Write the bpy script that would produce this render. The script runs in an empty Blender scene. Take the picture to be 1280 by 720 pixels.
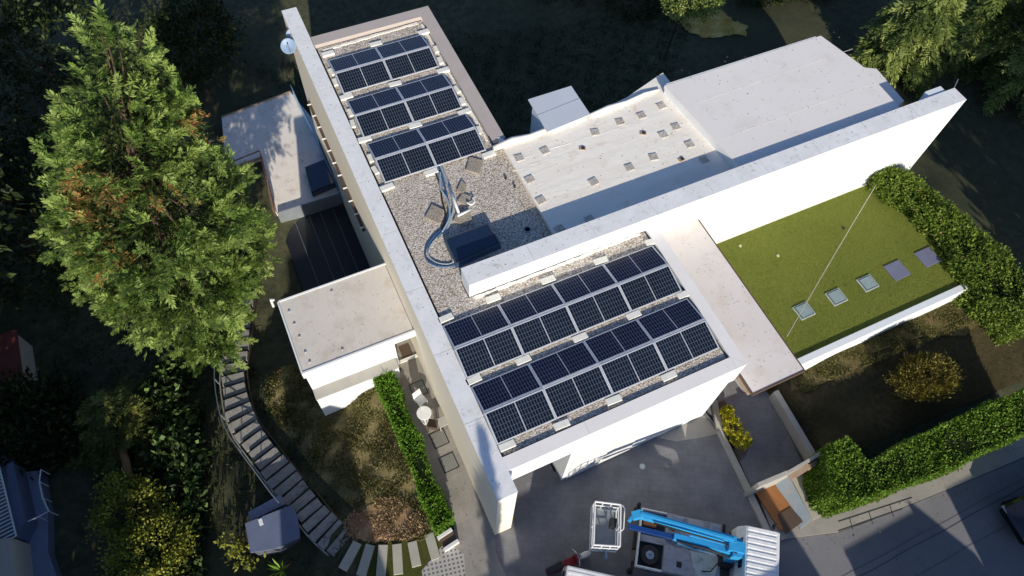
import bpy, bmesh, math, random
import numpy as np
from mathutils import Vector, Matrix
random.seed(7); rng = np.random.default_rng(11)
S = bpy.context.scene
COL = S.collection
PI = math.pi
# ------------------------------------------------------------------ camera (solved from the photograph)
CAM = (-3.259, -4.565, 27.502); FPX = 895.93
def rotm(yaw, pitch, roll):
    return Matrix.Rotation(math.radians(yaw), 3, 'Z') @ Matrix.Rotation(math.radians(pitch), 3, 'X') @ Matrix.Rotation(math.radians(roll), 3, 'Z')
CM = rotm(-28.685, 29.887, 4.576)
cd = bpy.data.cameras.new('camera'); co = bpy.data.objects.new('camera', cd); COL.objects.link(co)
cd.sensor_width = 36; cd.lens = FPX/1280*36; cd.clip_end = 1500; cd.clip_start = .5
co.matrix_world = Matrix.Translation(CAM) @ CM.to_4x4()
S.camera = co
def at(px, py, z):
    """ground-survey helper: the point at height z seen at this place of the 1280x720 photograph"""
    d = CM @ Vector(((px-640)/FPX, -(py-360)/FPX, -1)); t = (z-CAM[2])/d.z
    return Vector((CAM[0]+d.x*t, CAM[1]+d.y*t, z))
# ------------------------------------------------------------------ light
SUN_AZ = math.radians(13); SUN_EL = math.radians(23.06)
S.view_settings.view_transform = 'Standard'; S.view_settings.look = 'None'; S.view_settings.exposure = 0
w = bpy.data.worlds.new('World'); S.world = w; w.use_nodes = True
nt = w.node_tree; sky = nt.nodes.new('ShaderNodeTexSky'); sky.sky_type = 'NISHITA'; sky.sun_disc = False
sky.sun_elevation = SUN_EL; sky.sun_rotation = PI+SUN_AZ
hs = nt.nodes.new('ShaderNodeMix'); hs.data_type = 'RGBA'; hs.blend_type = 'MULTIPLY'; hs.inputs[0].default_value = 1; hs.inputs[7].default_value = (.78, .95, 1.24, 1)
nt.links.new(sky.outputs[0], hs.inputs[6]); nt.links.new(hs.outputs[2], nt.nodes['Background'].inputs[0]); nt.nodes['Background'].inputs[1].default_value = .098
ld = bpy.data.lights.new('sun', 'SUN'); ld.energy = 5.0; ld.angle = math.radians(.5); ld.color = (1, .92, .77)
lo = bpy.data.objects.new('sun', ld); COL.objects.link(lo)
ldir = Vector((math.sin(SUN_AZ)*math.cos(SUN_EL), math.cos(SUN_AZ)*math.cos(SUN_EL), -math.sin(SUN_EL)))
lo.rotation_euler = ldir.to_track_quat('-Z', 'Y').to_euler(); lo.location = (-5, -40, 30)
# ------------------------------------------------------------------ materials
def srgb(r, g, b):
    f = lambda c: ((c/255+.055)/1.055)**2.4 if c > 10 else c/255/12.92
    return (f(r), f(g), f(b))
def newmat(name):
    m = bpy.data.materials.new(name); m.use_nodes = True
    return m, m.node_tree, m.node_tree.nodes['Principled BSDF']
def N(nt, t, **k):
    n = nt.nodes.new(t)
    for a, b in k.items():
        if a.startswith('i_'): n.inputs[a[2:].replace('_', ' ')].default_value = b
        else: setattr(n, a, b)
    return n
def ramp(nt, fac, stops):
    r = nt.nodes.new('ShaderNodeValToRGB'); e = r.color_ramp.elements
    while len(e) < len(stops): e.new(.5)
    for x, (p, c) in zip(e, stops): x.position = p; x.color = (*c, 1)
    nt.links.new(fac, r.inputs[0]); return r.outputs[0]
def mixc(nt, f, a, b, mode='MIX'):
    m = nt.nodes.new('ShaderNodeMix'); m.data_type = 'RGBA'; m.blend_type = mode
    for s, v in ((m.inputs[0], f), (m.inputs[6], a), (m.inputs[7], b)):
        if hasattr(v, 'is_linked') or hasattr(v, 'links'): nt.links.new(v, s)
        else: s.default_value = v if not isinstance(v, tuple) else (*v, 1)
    return m.outputs[2]
def wco(nt, scale=(1, 1, 1)):
    g = nt.nodes.new('ShaderNodeNewGeometry'); mp = nt.nodes.new('ShaderNodeMapping'); mp.inputs['Scale'].default_value = scale
    nt.links.new(g.outputs['Position'], mp.inputs[0]); return mp.outputs[0]
def noise(nt, co_, scale, detail=4, rough=.6):
    n = N(nt, 'ShaderNodeTexNoise'); n.inputs['Scale'].default_value = scale; n.inputs['Detail'].default_value = detail; n.inputs['Roughness'].default_value = rough
    nt.links.new(co_, n.inputs['Vector']); return n.outputs['Fac']
def bump(nt, bs, h, strength=.3, dist=.02):
    b = nt.nodes.new('ShaderNodeBump'); b.inputs['Strength'].default_value = strength; b.inputs['Distance'].default_value = dist
    nt.links.new(h, b.inputs['Height']); nt.links.new(b.outputs[0], bs.inputs['Normal'])
def basic(name, c, rough=.6, metal=0, var=.12, scale=1.2, fine=25, bmp=.15, stretch=(1, 1, 1), stain=None, stain_at=(.5, .7), spec=.3):
    """base colour with two noise layers, optional stains, fine bump"""
    m, nt, bs = newmat(name); co_ = wco(nt, stretch)
    a = noise(nt, co_, scale, 5); b = noise(nt, co_, fine, 3)
    lo_ = tuple(v*(1-var) for v in c); hi = tuple(min(1, v*(1+var)) for v in c)
    col = ramp(nt, a, [(.3, lo_), (.7, hi)])
    col = mixc(nt, .35, col, ramp(nt, b, [(.3, lo_), (.7, hi)]))
    if stain:
        s = noise(nt, wco(nt, stretch), scale*2.3, 6, .7)
        f = ramp(nt, s, [(stain_at[0], (0, 0, 0)), (stain_at[1], (1, 1, 1))]); col = mixc(nt, f, col, stain)
    nt.links.new(col, bs.inputs['Base Color']); bs.inputs['Roughness'].default_value = rough; bs.inputs['Metallic'].default_value = metal
    bs.inputs['Specular IOR Level'].default_value = spec
    if bmp: bump(nt, bs, b, bmp, .01)
    return m
def gravelmat(name, cols, scale=22, bmp=.9, patch=None):
    m, nt, bs = newmat(name); co_ = wco(nt)
    v = N(nt, 'ShaderNodeTexVoronoi'); v.inputs['Scale'].default_value = scale; nt.links.new(co_, v.inputs['Vector'])
    sep = N(nt, 'ShaderNodeSeparateColor'); nt.links.new(v.outputs['Color'], sep.inputs[0])
    n_ = len(cols); col = ramp(nt, sep.outputs[0], [(i/(n_-1), c) for i, c in enumerate(cols)])
    dk = ramp(nt, v.outputs['Distance'], [(.35, (1, 1, 1)), (.85, (.4, .36, .32))]); col = mixc(nt, 1.0, col, dk, 'MULTIPLY')
    big = ramp(nt, noise(nt, co_, 1.1, 5), [(.35, (.84, .82, .80)), (.65, (1, 1, 1))]); col = mixc(nt, .9, col, big, 'MULTIPLY')
    nt.links.new(col, bs.inputs['Base Color']); bs.inputs['Roughness'].default_value = .9; bs.inputs['Specular IOR Level'].default_value = .2
    inv = N(nt, 'ShaderNodeMath', operation='SUBTRACT'); inv.inputs[0].default_value = 1; nt.links.new(v.outputs['Distance'], inv.inputs[1])
    bump(nt, bs, inv.outputs[0], bmp, .03); return m
def leafmat(name, dark, mid, lite, trans=.25, dry=None):
    m, nt, bs = newmat(name)
    at_ = N(nt, 'ShaderNodeAttribute', attribute_name='tint'); f = at_.outputs['Fac']
    stops = [(0, dark), (.5, mid), (.9, lite)]
    if dry: stops = [(0, dark), (.45, mid), (.86, lite), (.97, dry)]
    col = ramp(nt, f, stops)
    nt.links.new(col, bs.inputs['Base Color']); bs.inputs['Roughness'].default_value = .55; bs.inputs['Specular IOR Level'].default_value = .25
    tr = N(nt, 'ShaderNodeBsdfTranslucent'); nt.links.new(col, tr.inputs[0])
    mx = N(nt, 'ShaderNodeMixShader'); mx.inputs[0].default_value = trans
    out = nt.nodes['Material Output']; nt.links.new(bs.outputs[0], mx.inputs[1]); nt.links.new(tr.outputs[0], mx.inputs[2]); nt.links.new(mx.outputs[0], out.inputs[0])
    return m
def gmat(name, a, b, c, big=.35, fine=9, bmp=.8, hole=None):
    """grass / soil: three-colour blend at several scales"""
    m, nt, bs = newmat(name); co_ = wco(nt)
    n1 = noise(nt, co_, big, 6, .65); n2 = noise(nt, co_, fine, 6, .75); n3 = noise(nt, co_, 45, 2, .5)
    col = ramp(nt, n2, [(.3, a), (.5, b), (.72, c)])
    col = mixc(nt, ramp(nt, n1, [(.35, (0, 0, 0)), (.65, (1, 1, 1))]), col, ramp(nt, n3, [(.3, a), (.7, b)]))
    if hole: col = mixc(nt, ramp(nt, noise(nt, wco(nt), 1.3, 7, .7), [(.52, (0, 0, 0)), (.66, (1, 1, 1))]), col, hole)
    nt.links.new(col, bs.inputs['Base Color']); bs.inputs['Roughness'].default_value = .95; bs.inputs['Specular IOR Level'].default_value = .1
    h = N(nt, 'ShaderNodeMath', operation='ADD'); nt.links.new(n2, h.inputs[0]); nt.links.new(n3, h.inputs[1])
    bump(nt, bs, h.outputs[0], bmp, .06); return m
def pavemat(name, c, joint, bw=.6, bh=.4, msize=.012, rough=.8, var=.18, rot=0, spec=.3):
    m, nt, bs = newmat(name); co_ = wco(nt)
    mp = N(nt, 'ShaderNodeMapping'); mp.inputs['Rotation'].default_value = (0, 0, rot); nt.links.new(co_, mp.inputs[0])
    br = N(nt, 'ShaderNodeTexBrick'); nt.links.new(mp.outputs[0], br.inputs['Vector']); br.inputs['Scale'].default_value = 1
    br.inputs['Brick Width'].default_value = bw; br.inputs['Row Height'].default_value = bh; br.inputs['Mortar Size'].default_value = msize
    br.inputs['Color1'].default_value = (*[v*(1-var) for v in c], 1); br.inputs['Color2'].default_value = (*[v*(1+var) for v in c], 1); br.inputs['Mortar'].default_value = (*joint, 1)
    st = ramp(nt, noise(nt, co_, .7, 6, .7), [(.3, (.62, .62, .62)), (.7, (1.1, 1.1, 1.1))]); col = mixc(nt, .9, br.outputs[0], st, 'MULTIPLY')
    st2 = ramp(nt, noise(nt, co_, 30, 3), [(.3, (.8, .8, .8)), (.7, (1.1, 1.1, 1.1))]); col = mixc(nt, .8, col, st2, 'MULTIPLY')
    nt.links.new(col, bs.inputs['Base Color']); bs.inputs['Roughness'].default_value = rough; bs.inputs['Specular IOR Level'].default_value = spec
    bump(nt, bs, br.outputs['Fac'], -.3, .01); return m
def plain(name, c, rough=.5, metal=0, spec=.5, coat=0):
    m, nt, bs = newmat(name); n = noise(nt, wco(nt), 6, 3)
    col = ramp(nt, n, [(.3, tuple(v*.9 for v in c)), (.7, tuple(min(1, v*1.08) for v in c))]); nt.links.new(col, bs.inputs['Base Color'])
    bs.inputs['Roughness'].default_value = rough; bs.inputs['Metallic'].default_value = metal; bs.inputs['Specular IOR Level'].default_value = spec; bs.inputs['Coat Weight'].default_value = coat
    return m
def cellmat(name, base, line, linev=.5):
    """photovoltaic cells drawn from the panel's own UV: 20 x 6 half cells, a centre gap"""
    m, nt, bs = newmat(name); uv = N(nt, 'ShaderNodeUVMap'); sp = N(nt, 'ShaderNodeSeparateXYZ'); nt.links.new(uv.outputs[0], sp.inputs[0])
    def M(op, a, b=None):
        x = N(nt, 'ShaderNodeMath', operation=op)
        for i, v in enumerate((a, b)):
            if v is None: continue
            if isinstance(v, (int, float)): x.inputs[i].default_value = v
            else: nt.links.new(v, x.inputs[i])
        return x.outputs[0]
    def lines(c, n, wd):
        f = M('FRACT', M('MULTIPLY', c, n)); d = M('ABSOLUTE', M('SUBTRACT', f, .5)); return M('GREATER_THAN', d, .5-wd)
    g = M('MAXIMUM', lines(sp.outputs[0], 20, .10), lines(sp.outputs[1], 6, .04))
    mid = M('LESS_THAN', M('ABSOLUTE', M('SUBTRACT', sp.outputs[0], .5)), .0085)
    col = mixc(nt, g, base, line); col = mixc(nt, mid, col, (.45, .47, .52))
    n = noise(nt, wco(nt), .8, 4); col = mixc(nt, .6, col, ramp(nt, n, [(.3, (.7, .7, .7)), (.7, (1.15, 1.15, 1.15))]), 'MULTIPLY')
    nt.links.new(col, bs.inputs['Base Color']); bs.inputs['Roughness'].default_value = .25; bs.inputs['Specular IOR Level'].default_value = .38; bs.inputs['IOR'].default_value = 1.45
    return m
MT = {}
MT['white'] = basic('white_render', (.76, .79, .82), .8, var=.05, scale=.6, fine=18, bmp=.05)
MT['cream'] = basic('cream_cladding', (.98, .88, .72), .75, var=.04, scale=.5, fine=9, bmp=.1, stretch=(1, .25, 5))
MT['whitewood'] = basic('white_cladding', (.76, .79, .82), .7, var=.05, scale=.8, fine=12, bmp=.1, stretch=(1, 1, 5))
MT['cap'] = basic('coping_metal', (.82, .82, .82), .55, var=.09, scale=1.4, fine=7, bmp=.12, stain=(.52, .50, .47), stain_at=(.56, .80))
MT['capwarm'] = basic('parapet_metal', (.88, .84, .81), .6, var=.05, scale=1.2, bmp=.05, stain=(.68, .64, .62), stain_at=(.64, .85))
MT['captan'] = basic('tan_coping', (.50, .435, .40), .7, var=.07, scale=1.5, bmp=.08, stain=(.4, .35, .31), stain_at=(.6, .8))
MT['concreteroof'] = basic('mineral_roof', (.68, .63, .58), .9, var=.07, scale=.55, fine=16, bmp=.15, stain=(.50, .43, .35), stain_at=(.50, .80))
MT['canopy'] = basic('canopy_screed', (.80, .73, .68), .9, var=.06, scale=.5, fine=20, bmp=.1, stain=(.70, .61, .51), stain_at=(.5, .75))
MT['bigroof'] = basic('roof_sheet', (.83, .79, .755), .75, var=.035, scale=.4, fine=10, bmp=.05, stain=(.74, .69, .64), stain_at=(.55, .75))
MT['terraceroof'] = basic('terrace_screed', (.84, .78, .72), .85, var=.08, scale=.8, fine=20, bmp=.1, stain=(.46, .38, .33), stain_at=(.55, .75))
def membrane():
    m, nt, bs = newmat('wrinkled_membrane')
    n0 = noise(nt, wco(nt, (.25, 1.6, 1)), 1.6, 5, .6); n1 = noise(nt, wco(nt), 3, 4)
    col = ramp(nt, n0, [(.3, (.88, .81, .71)), (.7, (.96, .91, .82))])
    col = mixc(nt, ramp(nt, noise(nt, wco(nt), 1.5, 6, .7), [(.58, (0, 0, 0)), (.75, (1, 1, 1))]), col, (.80, .68, .55))
    nt.links.new(col, bs.inputs['Base Color']); bs.inputs['Roughness'].default_value = .7
    a = N(nt, 'ShaderNodeMath', operation='ADD'); nt.links.new(n0, a.inputs[0]); nt.links.new(n1, a.inputs[1]); bump(nt, bs, a.outputs[0], .28, .05); return m
MT['membrane'] = membrane()
MT['pad'] = gravelmat('pad_grit', [(.68, .64, .58), (.78, .74, .68), (.58, .54, .49)], 34, .4)
MT['gravel'] = gravelmat('roof_gravel', [(.84, .78, .70), (.58, .51, .43), (.96, .92, .86), (.70, .61, .51), (.50, .45, .40), (.90, .83, .74)], 20, .55)
MT['gravelgrey'] = gravelmat('path_gravel', [(.2, .19, .17), (.3, .28, .26), (.13, .12, .11)], 20, .8)
MT['brownedge'] = plain('dark_brown_edge', (.10, .065, .045), .7)
MT['woodtan'] = basic('tan_fascia', (.42, .30, .21), .7, var=.15, scale=2)
MT['dark'] = plain('dark_void', (.012, .013, .016), .5)
MT['black'] = plain('black_rubber', (.02, .02, .022), .7)
MT['frame'] = plain('aluminium_frame', (.68, .69, .72), .45, .3)
MT['back'] = plain('panel_backsheet', (.3, .3, .3), .7)
MT['cellS'] = cellmat('cells_sunlit', (.005, .009, .022), (.085, .105, .13))  # near row: the cells in a sunlit tone
MT['cellN'] = cellmat('cells_dim_side', (.006, .009, .034), (.10, .115, .16))  # same cells; far row's turn from the sun put into a bluer colour
MT['ballast'] = basic('ballast_concrete', (.82, .80, .72), .9, var=.12, scale=5, fine=30, bmp=.2)
MT['paver'] = gravelmat('old_paver', [(.56, .50, .42), (.46, .41, .34), (.62, .55, .46)], 40, .5)
MT['glassdark'] = plain('dark_blue_glass', (.012, .025, .06), .08, 0, .8, .5)
MT['steelblue'] = plain('blue_steel_edge', (.05, .09, .18), .35, .3)
MT['pipe'] = plain('galvanised', (.45, .50, .56), .4, .6)
MT['whitepl'] = plain('white_plastic', (.82, .82, .80), .35)
MT['bluecable'] = plain('blue_cable', (.04, .11, .24), .5)
MT['greycable'] = plain('grey_cable', (.34, .4, .46), .5)
MT['dish'] = plain('dish_blue_grey', (.24, .34, .5), .5)
MT['turf'] = gmat('green_turf', (.14, .165, .030), (.195, .22, .042), (.26, .275, .06), .35, 16, .6)
MT['lawnbrown'] = gmat('sunlit_dry_lawn', (.07, .07, .02), (.19, .155, .065), (.34, .27, .15), .5, 5, 1.0, hole=(.24, .135, .075))
MT['lawnfront'] = gmat('worn_lawn', (.13, .12, .04), (.31, .25, .12), (.62, .50, .30), .4, 4, 1.0)
MT['ground'] = gmat('rough_ground', (.048, .056, .034), (.115, .118, .068), (.21, .19, .115), .12, 2.2, 1.0)
MT['mulch'] = gmat('straw_mulch', (.34, .20, .10), (.52, .34, .19), (.68, .48, .30), 1, 12, 1.0)
MT['sunpatch'] = gmat('sun_yellow_grass', (.62, .46, .12), (.80, .62, .22), (.92, .76, .36), .8, 5, 1.0)  # grass made very pale to imitate a patch of sun
MT['drive'] = pavemat('driveway_asphalt_paving', (.235, .232, .25), (.20, .197, .21), .45, .22, .008, rot=.5, var=.06)
MT['terrace'] = pavemat('terrace_stone', (.36, .335, .30), (.29, .27, .24), .9, .9, .006, var=.06)
MT['asphalt'] = basic('street_asphalt', (.205, .203, .22), .9, var=.12, scale=.5, fine=30, bmp=.3, stain=(.185, .18, .185), stain_at=(.5, .7))
MT['pavement'] = basic('pavement_asphalt', (.36, .335, .30), .9, var=.1, scale=.7, fine=30, bmp=.3, stain=(.28, .26, .24), stain_at=(.52, .72))
MT['kerb'] = basic('kerb_concrete', (.42, .40, .36), .9, var=.12, scale=2)
MT['step'] = basic('weathered_step', (.29, .28, .265), .9, var=.2, scale=3, fine=20, bmp=.3, stain=(.17, .155, .14), stain_at=(.5, .7))
MT['stone'] = basic('sandstone_slab', (.42, .405, .34), .9, var=.1, scale=2.5, fine=25, bmp=.25)
MT['bark'] = basic('bark', (.09, .06, .04), .95, var=.3, scale=4, fine=30, bmp=.6, stretch=(1, 1, .3))
MT['orangebark'] = basic('orange_bark', (.42, .20, .09), .9, var=.25, scale=5)
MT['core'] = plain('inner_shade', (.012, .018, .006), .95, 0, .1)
MT['white_metal'] = plain('white_metal', (.78, .79, .8), .4)
MT['truckgrey'] = basic('truck_bed_grey', (.33, .34, .38), .5, var=.12, scale=3, fine=20, stain=(.17, .16, .16), stain_at=(.52, .72))
MT['truckwhite'] = plain('truck_white', (.82, .82, .82), .3, 0, .5, .3)
MT['boom'] = basic('boom_blue', (.035, .33, .66), .45, var=.12, scale=4, fine=30, bmp=.05, stain=(.02, .16, .36), stain_at=(.58, .75))
MT['boomdark'] = plain('boom_dark_blue', (.012, .05, .2), .35, 0, .5, .3)
MT['red'] = plain('car_red', (.22, .012, .012), .3, 0, .5, .5)
MT['tyre'] = plain('tyre', (.022, .022, .024), .85)
MT['chrome'] = plain('chrome', (.5, .52, .55), .25, .9)
MT['carblack'] = plain('car_black', (.012, .012, .016), .2, 0, .6, .7)
MT['glass'] = plain('window_glass', (.02, .03, .04), .06, 0, .8)
MT['orangewood'] = basic('orange_wood', (.36, .155, .06), .6, var=.2, scale=2, stretch=(4, 1, 1))
MT['bluestone'] = basic('blue_stone', (.30, .36, .42), .8, var=.08, scale=1.5, stain=(.45, .38, .33), stain_at=(.5, .75))
MT['tile_red'] = basic('terracotta', (.20, .06, .045), .85, var=.2, scale=2)
MT['bluegrey'] = basic('blue_grey_sheet', (.13, .16, .24), .6, var=.12, scale=2, bmp=.3)
MT['plaster'] = basic('neighbour_plaster', (.55, .5, .42), .9, var=.06)
MT['greyterrace'] = basic('neighbour_terrace', (.22, .24, .33), .8, var=.08, scale=1.5)
# ------------------------------------------------------------------ geometry helpers
def tag(o, label=None, cat=None, group=None, kind=None):
    for k, v in (('label', label), ('category', cat), ('group', group), ('kind', kind)):
        if v: o[k] = v
    return o
def thing(name, label, cat, loc=(0, 0, 0), rz=0, group=None):
    o = bpy.data.objects.new(name, None); COL.objects.link(o); o.location = loc; o.rotation_euler = (0, 0, rz)
    return tag(o, label, cat, group)
class MB:
    def __init__(s): s.v = []; s.f = []
    def poly(s, pts): i = len(s.v); s.v += [tuple(p) for p in pts]; s.f.append(tuple(range(i, i+len(pts)))); return s
    def prism(s, pts, z0, z1, top=None):
        """vertical prism over a counter-clockwise or clockwise xy outline"""
        a = sum(pts[i][0]*pts[(i+1) % len(pts)][1]-pts[(i+1) % len(pts)][0]*pts[i][1] for i in range(len(pts)))
        if a < 0: pts = list(reversed(pts)); top = list(reversed(top)) if top else None
        n = len(pts); i = len(s.v); tp = top or pts
        s.v += [(p[0], p[1], z0) for p in pts]+[(p[0], p[1], z1) for p in tp]
        s.f.append(tuple(i+k for k in reversed(range(n)))); s.f.append(tuple(i+n+k for k in range(n)))
        for k in range(n): s.f.append((i+k, i+(k+1) % n, i+n+(k+1) % n, i+n+k))
        return s
    def box(s, x0, x1, y0, y1, z0, z1): return s.prism([(x0, y0), (x1, y0), (x1, y1), (x0, y1)], z0, z1)
    def bar(s, a, b, wd, ht=None, up=(0, 0, 1)):
        a, b = Vector(a), Vector(b); d = (b-a).normalized(); u = Vector(up)
        if abs(d.dot(u)) > .98: u = Vector((0, 1, 0))
        r = d.cross(u).normalized()*wd/2; t = r.cross(d).normalized()*(ht or wd)/2; i = len(s.v)
        for p in (a, b): s.v += [tuple(p-r-t), tuple(p+r-t), tuple(p+r+t), tuple(p-r+t)]
        s.f += [(i+3, i+2, i+1, i), (i+4, i+5, i+6, i+7)]+[(i+k, i+(k+1) % 4, i+4+(k+1) % 4, i+4+k) for k in range(4)]; return s
    def tube(s, pts, rad, n=8, cap=True):
        pts = [Vector(p) for p in pts]; rad = rad if isinstance(rad, (list, tuple)) else [rad]*len(pts); i0 = len(s.v); pu = None
        for k, p in enumerate(pts):
            d = (pts[min(k+1, len(pts)-1)]-pts[max(k-1, 0)]).normalized()
            u = pu if pu is not None else (Vector((0, 0, 1)) if abs(d.z) < .9 else Vector((1, 0, 0)))
            r = d.cross(u); r = r.normalized() if r.length > 1e-4 else Vector((1, 0, 0)); t = r.cross(d).normalized(); pu = t
            for j in range(n): a = 2*PI*j/n; s.v.append(tuple(p+(r*math.cos(a)+t*math.sin(a))*rad[k]))
        for k in range(len(pts)-1):
            for j in range(n): s.f.append((i0+k*n+j, i0+k*n+(j+1) % n, i0+(k+1)*n+(j+1) % n, i0+(k+1)*n+j))
        if cap: s.f.append(tuple(i0+j for j in reversed(range(n)))); s.f.append(tuple(i0+(len(pts)-1)*n+j for j in range(n)))
        return s
    def lathe(s, prof, n=20, c=(0, 0, 0), ax=None):
        i0 = len(s.v); A = ax or Matrix.Identity(3); c = Vector(c)
        for r, z in prof:
            for j in range(n): a = 2*PI*j/n; s.v.append(tuple(c+A @ Vector((r*math.cos(a), r*math.sin(a), z))))
        for k in range(len(prof)-1):
            for j in range(n): s.f.append((i0+k*n+j, i0+k*n+(j+1) % n, i0+(k+1)*n+(j+1) % n, i0+(k+1)*n+j))
        s.f.append(tuple(i0+j for j in reversed(range(n)))); s.f.append(tuple(i0+(len(prof)-1)*n+j for j in range(n))); return s
    def build(s, name, mat, parent=None, bevel=0, smooth=False, seg=2):
        me = bpy.data.meshes.new(name); me.from_pydata(s.v, [], s.f); me.materials.append(mat)
        bm = bmesh.new(); bm.from_mesh(me); bmesh.ops.recalc_face_normals(bm, faces=bm.faces)
        bm.to_mesh(me); bm.free()
        if smooth: me.polygons.foreach_set('use_smooth', [True]*len(me.polygons))
        o = bpy.data.objects.new(name, me); COL.objects.link(o); o.parent = parent
        if bevel:
            b = o.modifiers.new('bevel', 'BEVEL'); b.width = bevel; b.segments = seg; b.limit_method = 'ANGLE'
        return o
def sheet(name, pts, mat, parent=None):
    a = sum(pts[i][0]*pts[(i+1) % len(pts)][1]-pts[(i+1) % len(pts)][0]*pts[i][1] for i in range(len(pts)))
    if a < 0: pts = list(reversed(pts))
    me = bpy.data.meshes.new(name); me.from_pydata([tuple(p) for p in pts], [], [tuple(range(len(pts)))]); me.materials.append(mat)
    o = bpy.data.objects.new(name, me); COL.objects.link(o); o.parent = parent; return o
def P(z, *px): return [tuple(at(a, b, z)) for a, b in px]
def XY(z, *px): return [tuple(at(a, b, z))[:2] for a, b in px]
def copy_tree(o, parent=None):
    c = o.copy(); COL.objects.link(c); c.parent = parent
    for ch in [q for q in o.children]: copy_tree(ch, c)
    return c
# ------------------------------------------------------------------ foliage
def quads(name, V, mat, parent=None, tint=None):
    """V: (n,4,3) array of leaf quads"""
    n = len(V); me = bpy.data.meshes.new(name)
    me.vertices.add(n*4); me.vertices.foreach_set('co', V.astype(np.float32).ravel())
    me.loops.add(n*4); me.loops.foreach_set('vertex_index', np.arange(n*4, dtype=np.int32))
    me.polygons.add(n); me.polygons.foreach_set('loop_start', np.arange(0, n*4, 4, dtype=np.int32)); me.polygons.foreach_set('loop_total', np.full(n, 4, np.int32))
    me.update(calc_edges=True)
    at_ = me.attributes.new('tint', 'FLOAT', 'FACE'); at_.data.foreach_set('value', (tint if tint is not None else rng.random(n)).astype(np.float32))
    me.materials.append(mat); o = bpy.data.objects.new(name, me); COL.objects.link(o); o.parent = parent; return o
def unit(a): return a/np.maximum(np.linalg.norm(a, axis=-1, keepdims=True), 1e-6)
def leaves(C, D, L, W):
    """rhombic leaves: centres C, directions D, length L, width W"""
    n = len(C); D = unit(D); R = unit(np.cross(D, rng.normal(size=(n, 3))))
    L = (L*rng.uniform(.6, 1.3, n))[:, None]; W = (W*rng.uniform(.6, 1.3, n))[:, None]
    return np.stack([C, C+D*L*.45+R*W*.5, C+D*L, C+D*L*.45-R*W*.5], 1)
def sprays(O, D, size, k=14, droop=.15, lw=.16, flat=.35):
    """fans of narrow leaflets growing from O along D"""
    n = len(O); D = unit(D); Sd = unit(np.cross(D, np.array([0, 0, 1.])+rng.normal(size=(n, 3))*flat)); U = np.cross(Sd, D)
    t = np.linspace(.02, 1, k)[None, :, None]; sg = np.where(np.arange(k) % 2 == 0, 1., -1.)[None, :, None]
    sz = (size*rng.uniform(.65, 1.35, n))[:, None, None]
    base = O[:, None]+D[:, None]*t*sz*.85+np.array([0, 0, -1.])*droop*(t**2)*sz
    dr = unit(D[:, None]*(.55+.4*t)+Sd[:, None]*sg*(1.0-.55*t)+rng.normal(size=(n, k, 3))*.16)
    ln = sz*(.50-.28*t)*rng.uniform(.75, 1.25, (n, k, 1)); R = unit(np.cross(dr, U[:, None]+rng.normal(size=(n, k, 3))*.3))
    wd = sz*lw*rng.uniform(.7, 1.3, (n, k, 1))
    V = np.stack([base, base+dr*ln*.45+R*wd*.5, base+dr*ln, base+dr*ln*.45-R*wd*.5], 2)
    return V.reshape(-1, 4, 3), np.repeat(np.arange(n), k)
def trunk(name, base, top, r0, r1, mat, parent, limbs=()):
    m = MB(); base, top = Vector(base), Vector(top); pts = []; rs = []
    for i in range(7):
        t = i/6; pts.append(base.lerp(top, t)+Vector((random.uniform(-1, 1), random.uniform(-1, 1), 0))*r0*.4*(0 < i < 6)); rs.append(r0+(r1-r0)*t)
    m.tube(pts, rs, 8)
    for q in limbs:
        q = Vector(q); t = random.uniform(.2, .8); a = base.lerp(top, t); mid = a.lerp(q, .5)+Vector((0, 0, .15)); m.tube([a, mid, q], [r0*(1-t)*.5+.03, .045, .015], 5)
    return m.build(name, mat, parent, smooth=True)
def blob_points(E, n, shell=.55):
    """points biased to the outer shell of a union of ellipsoids E=(cx,cy,cz,rx,ry,rz); returns points, outward dirs, tuft ids"""
    vol = np.array([e[3]*e[4]*e[5] for e in E])**.67; idx = rng.choice(len(E), n, p=vol/vol.sum())
    E = np.array(E, float); d = unit(rng.normal(size=(n, 3))); r = shell+(1-shell)*rng.random(n)**.6
    p = E[idx, :3]+d*r[:, None]*E[idx, 3:]
    inside = np.zeros(n, bool)
    for k, e in enumerate(E):
        q = (((p-e[:3])/e[3:])**2).sum(1); inside |= (q < shell**2*.85) & (idx != k)
    return p[~inside], unit(d[~inside]/E[idx][~inside, 3:]), idx[~inside]
def tufted(E, ntuft, per, spread, shell=.75):
    """clusters: tufts on the shell, members scattered round each tuft -> light and dark clumps"""
    T, D, _ = blob_points(E, ntuft, shell); n = len(T); k = np.repeat(np.arange(n), per)
    sc = spread*rng.uniform(.5, 1.4, n)
    off = rng.normal(size=(n*per, 3)); pts = T[k]+off*sc[k][:, None]*np.array([1, 1, .6])+D[k]*(rng.random(n*per)*sc[k])[:, None]
    return pts, D[k], k, n
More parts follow.
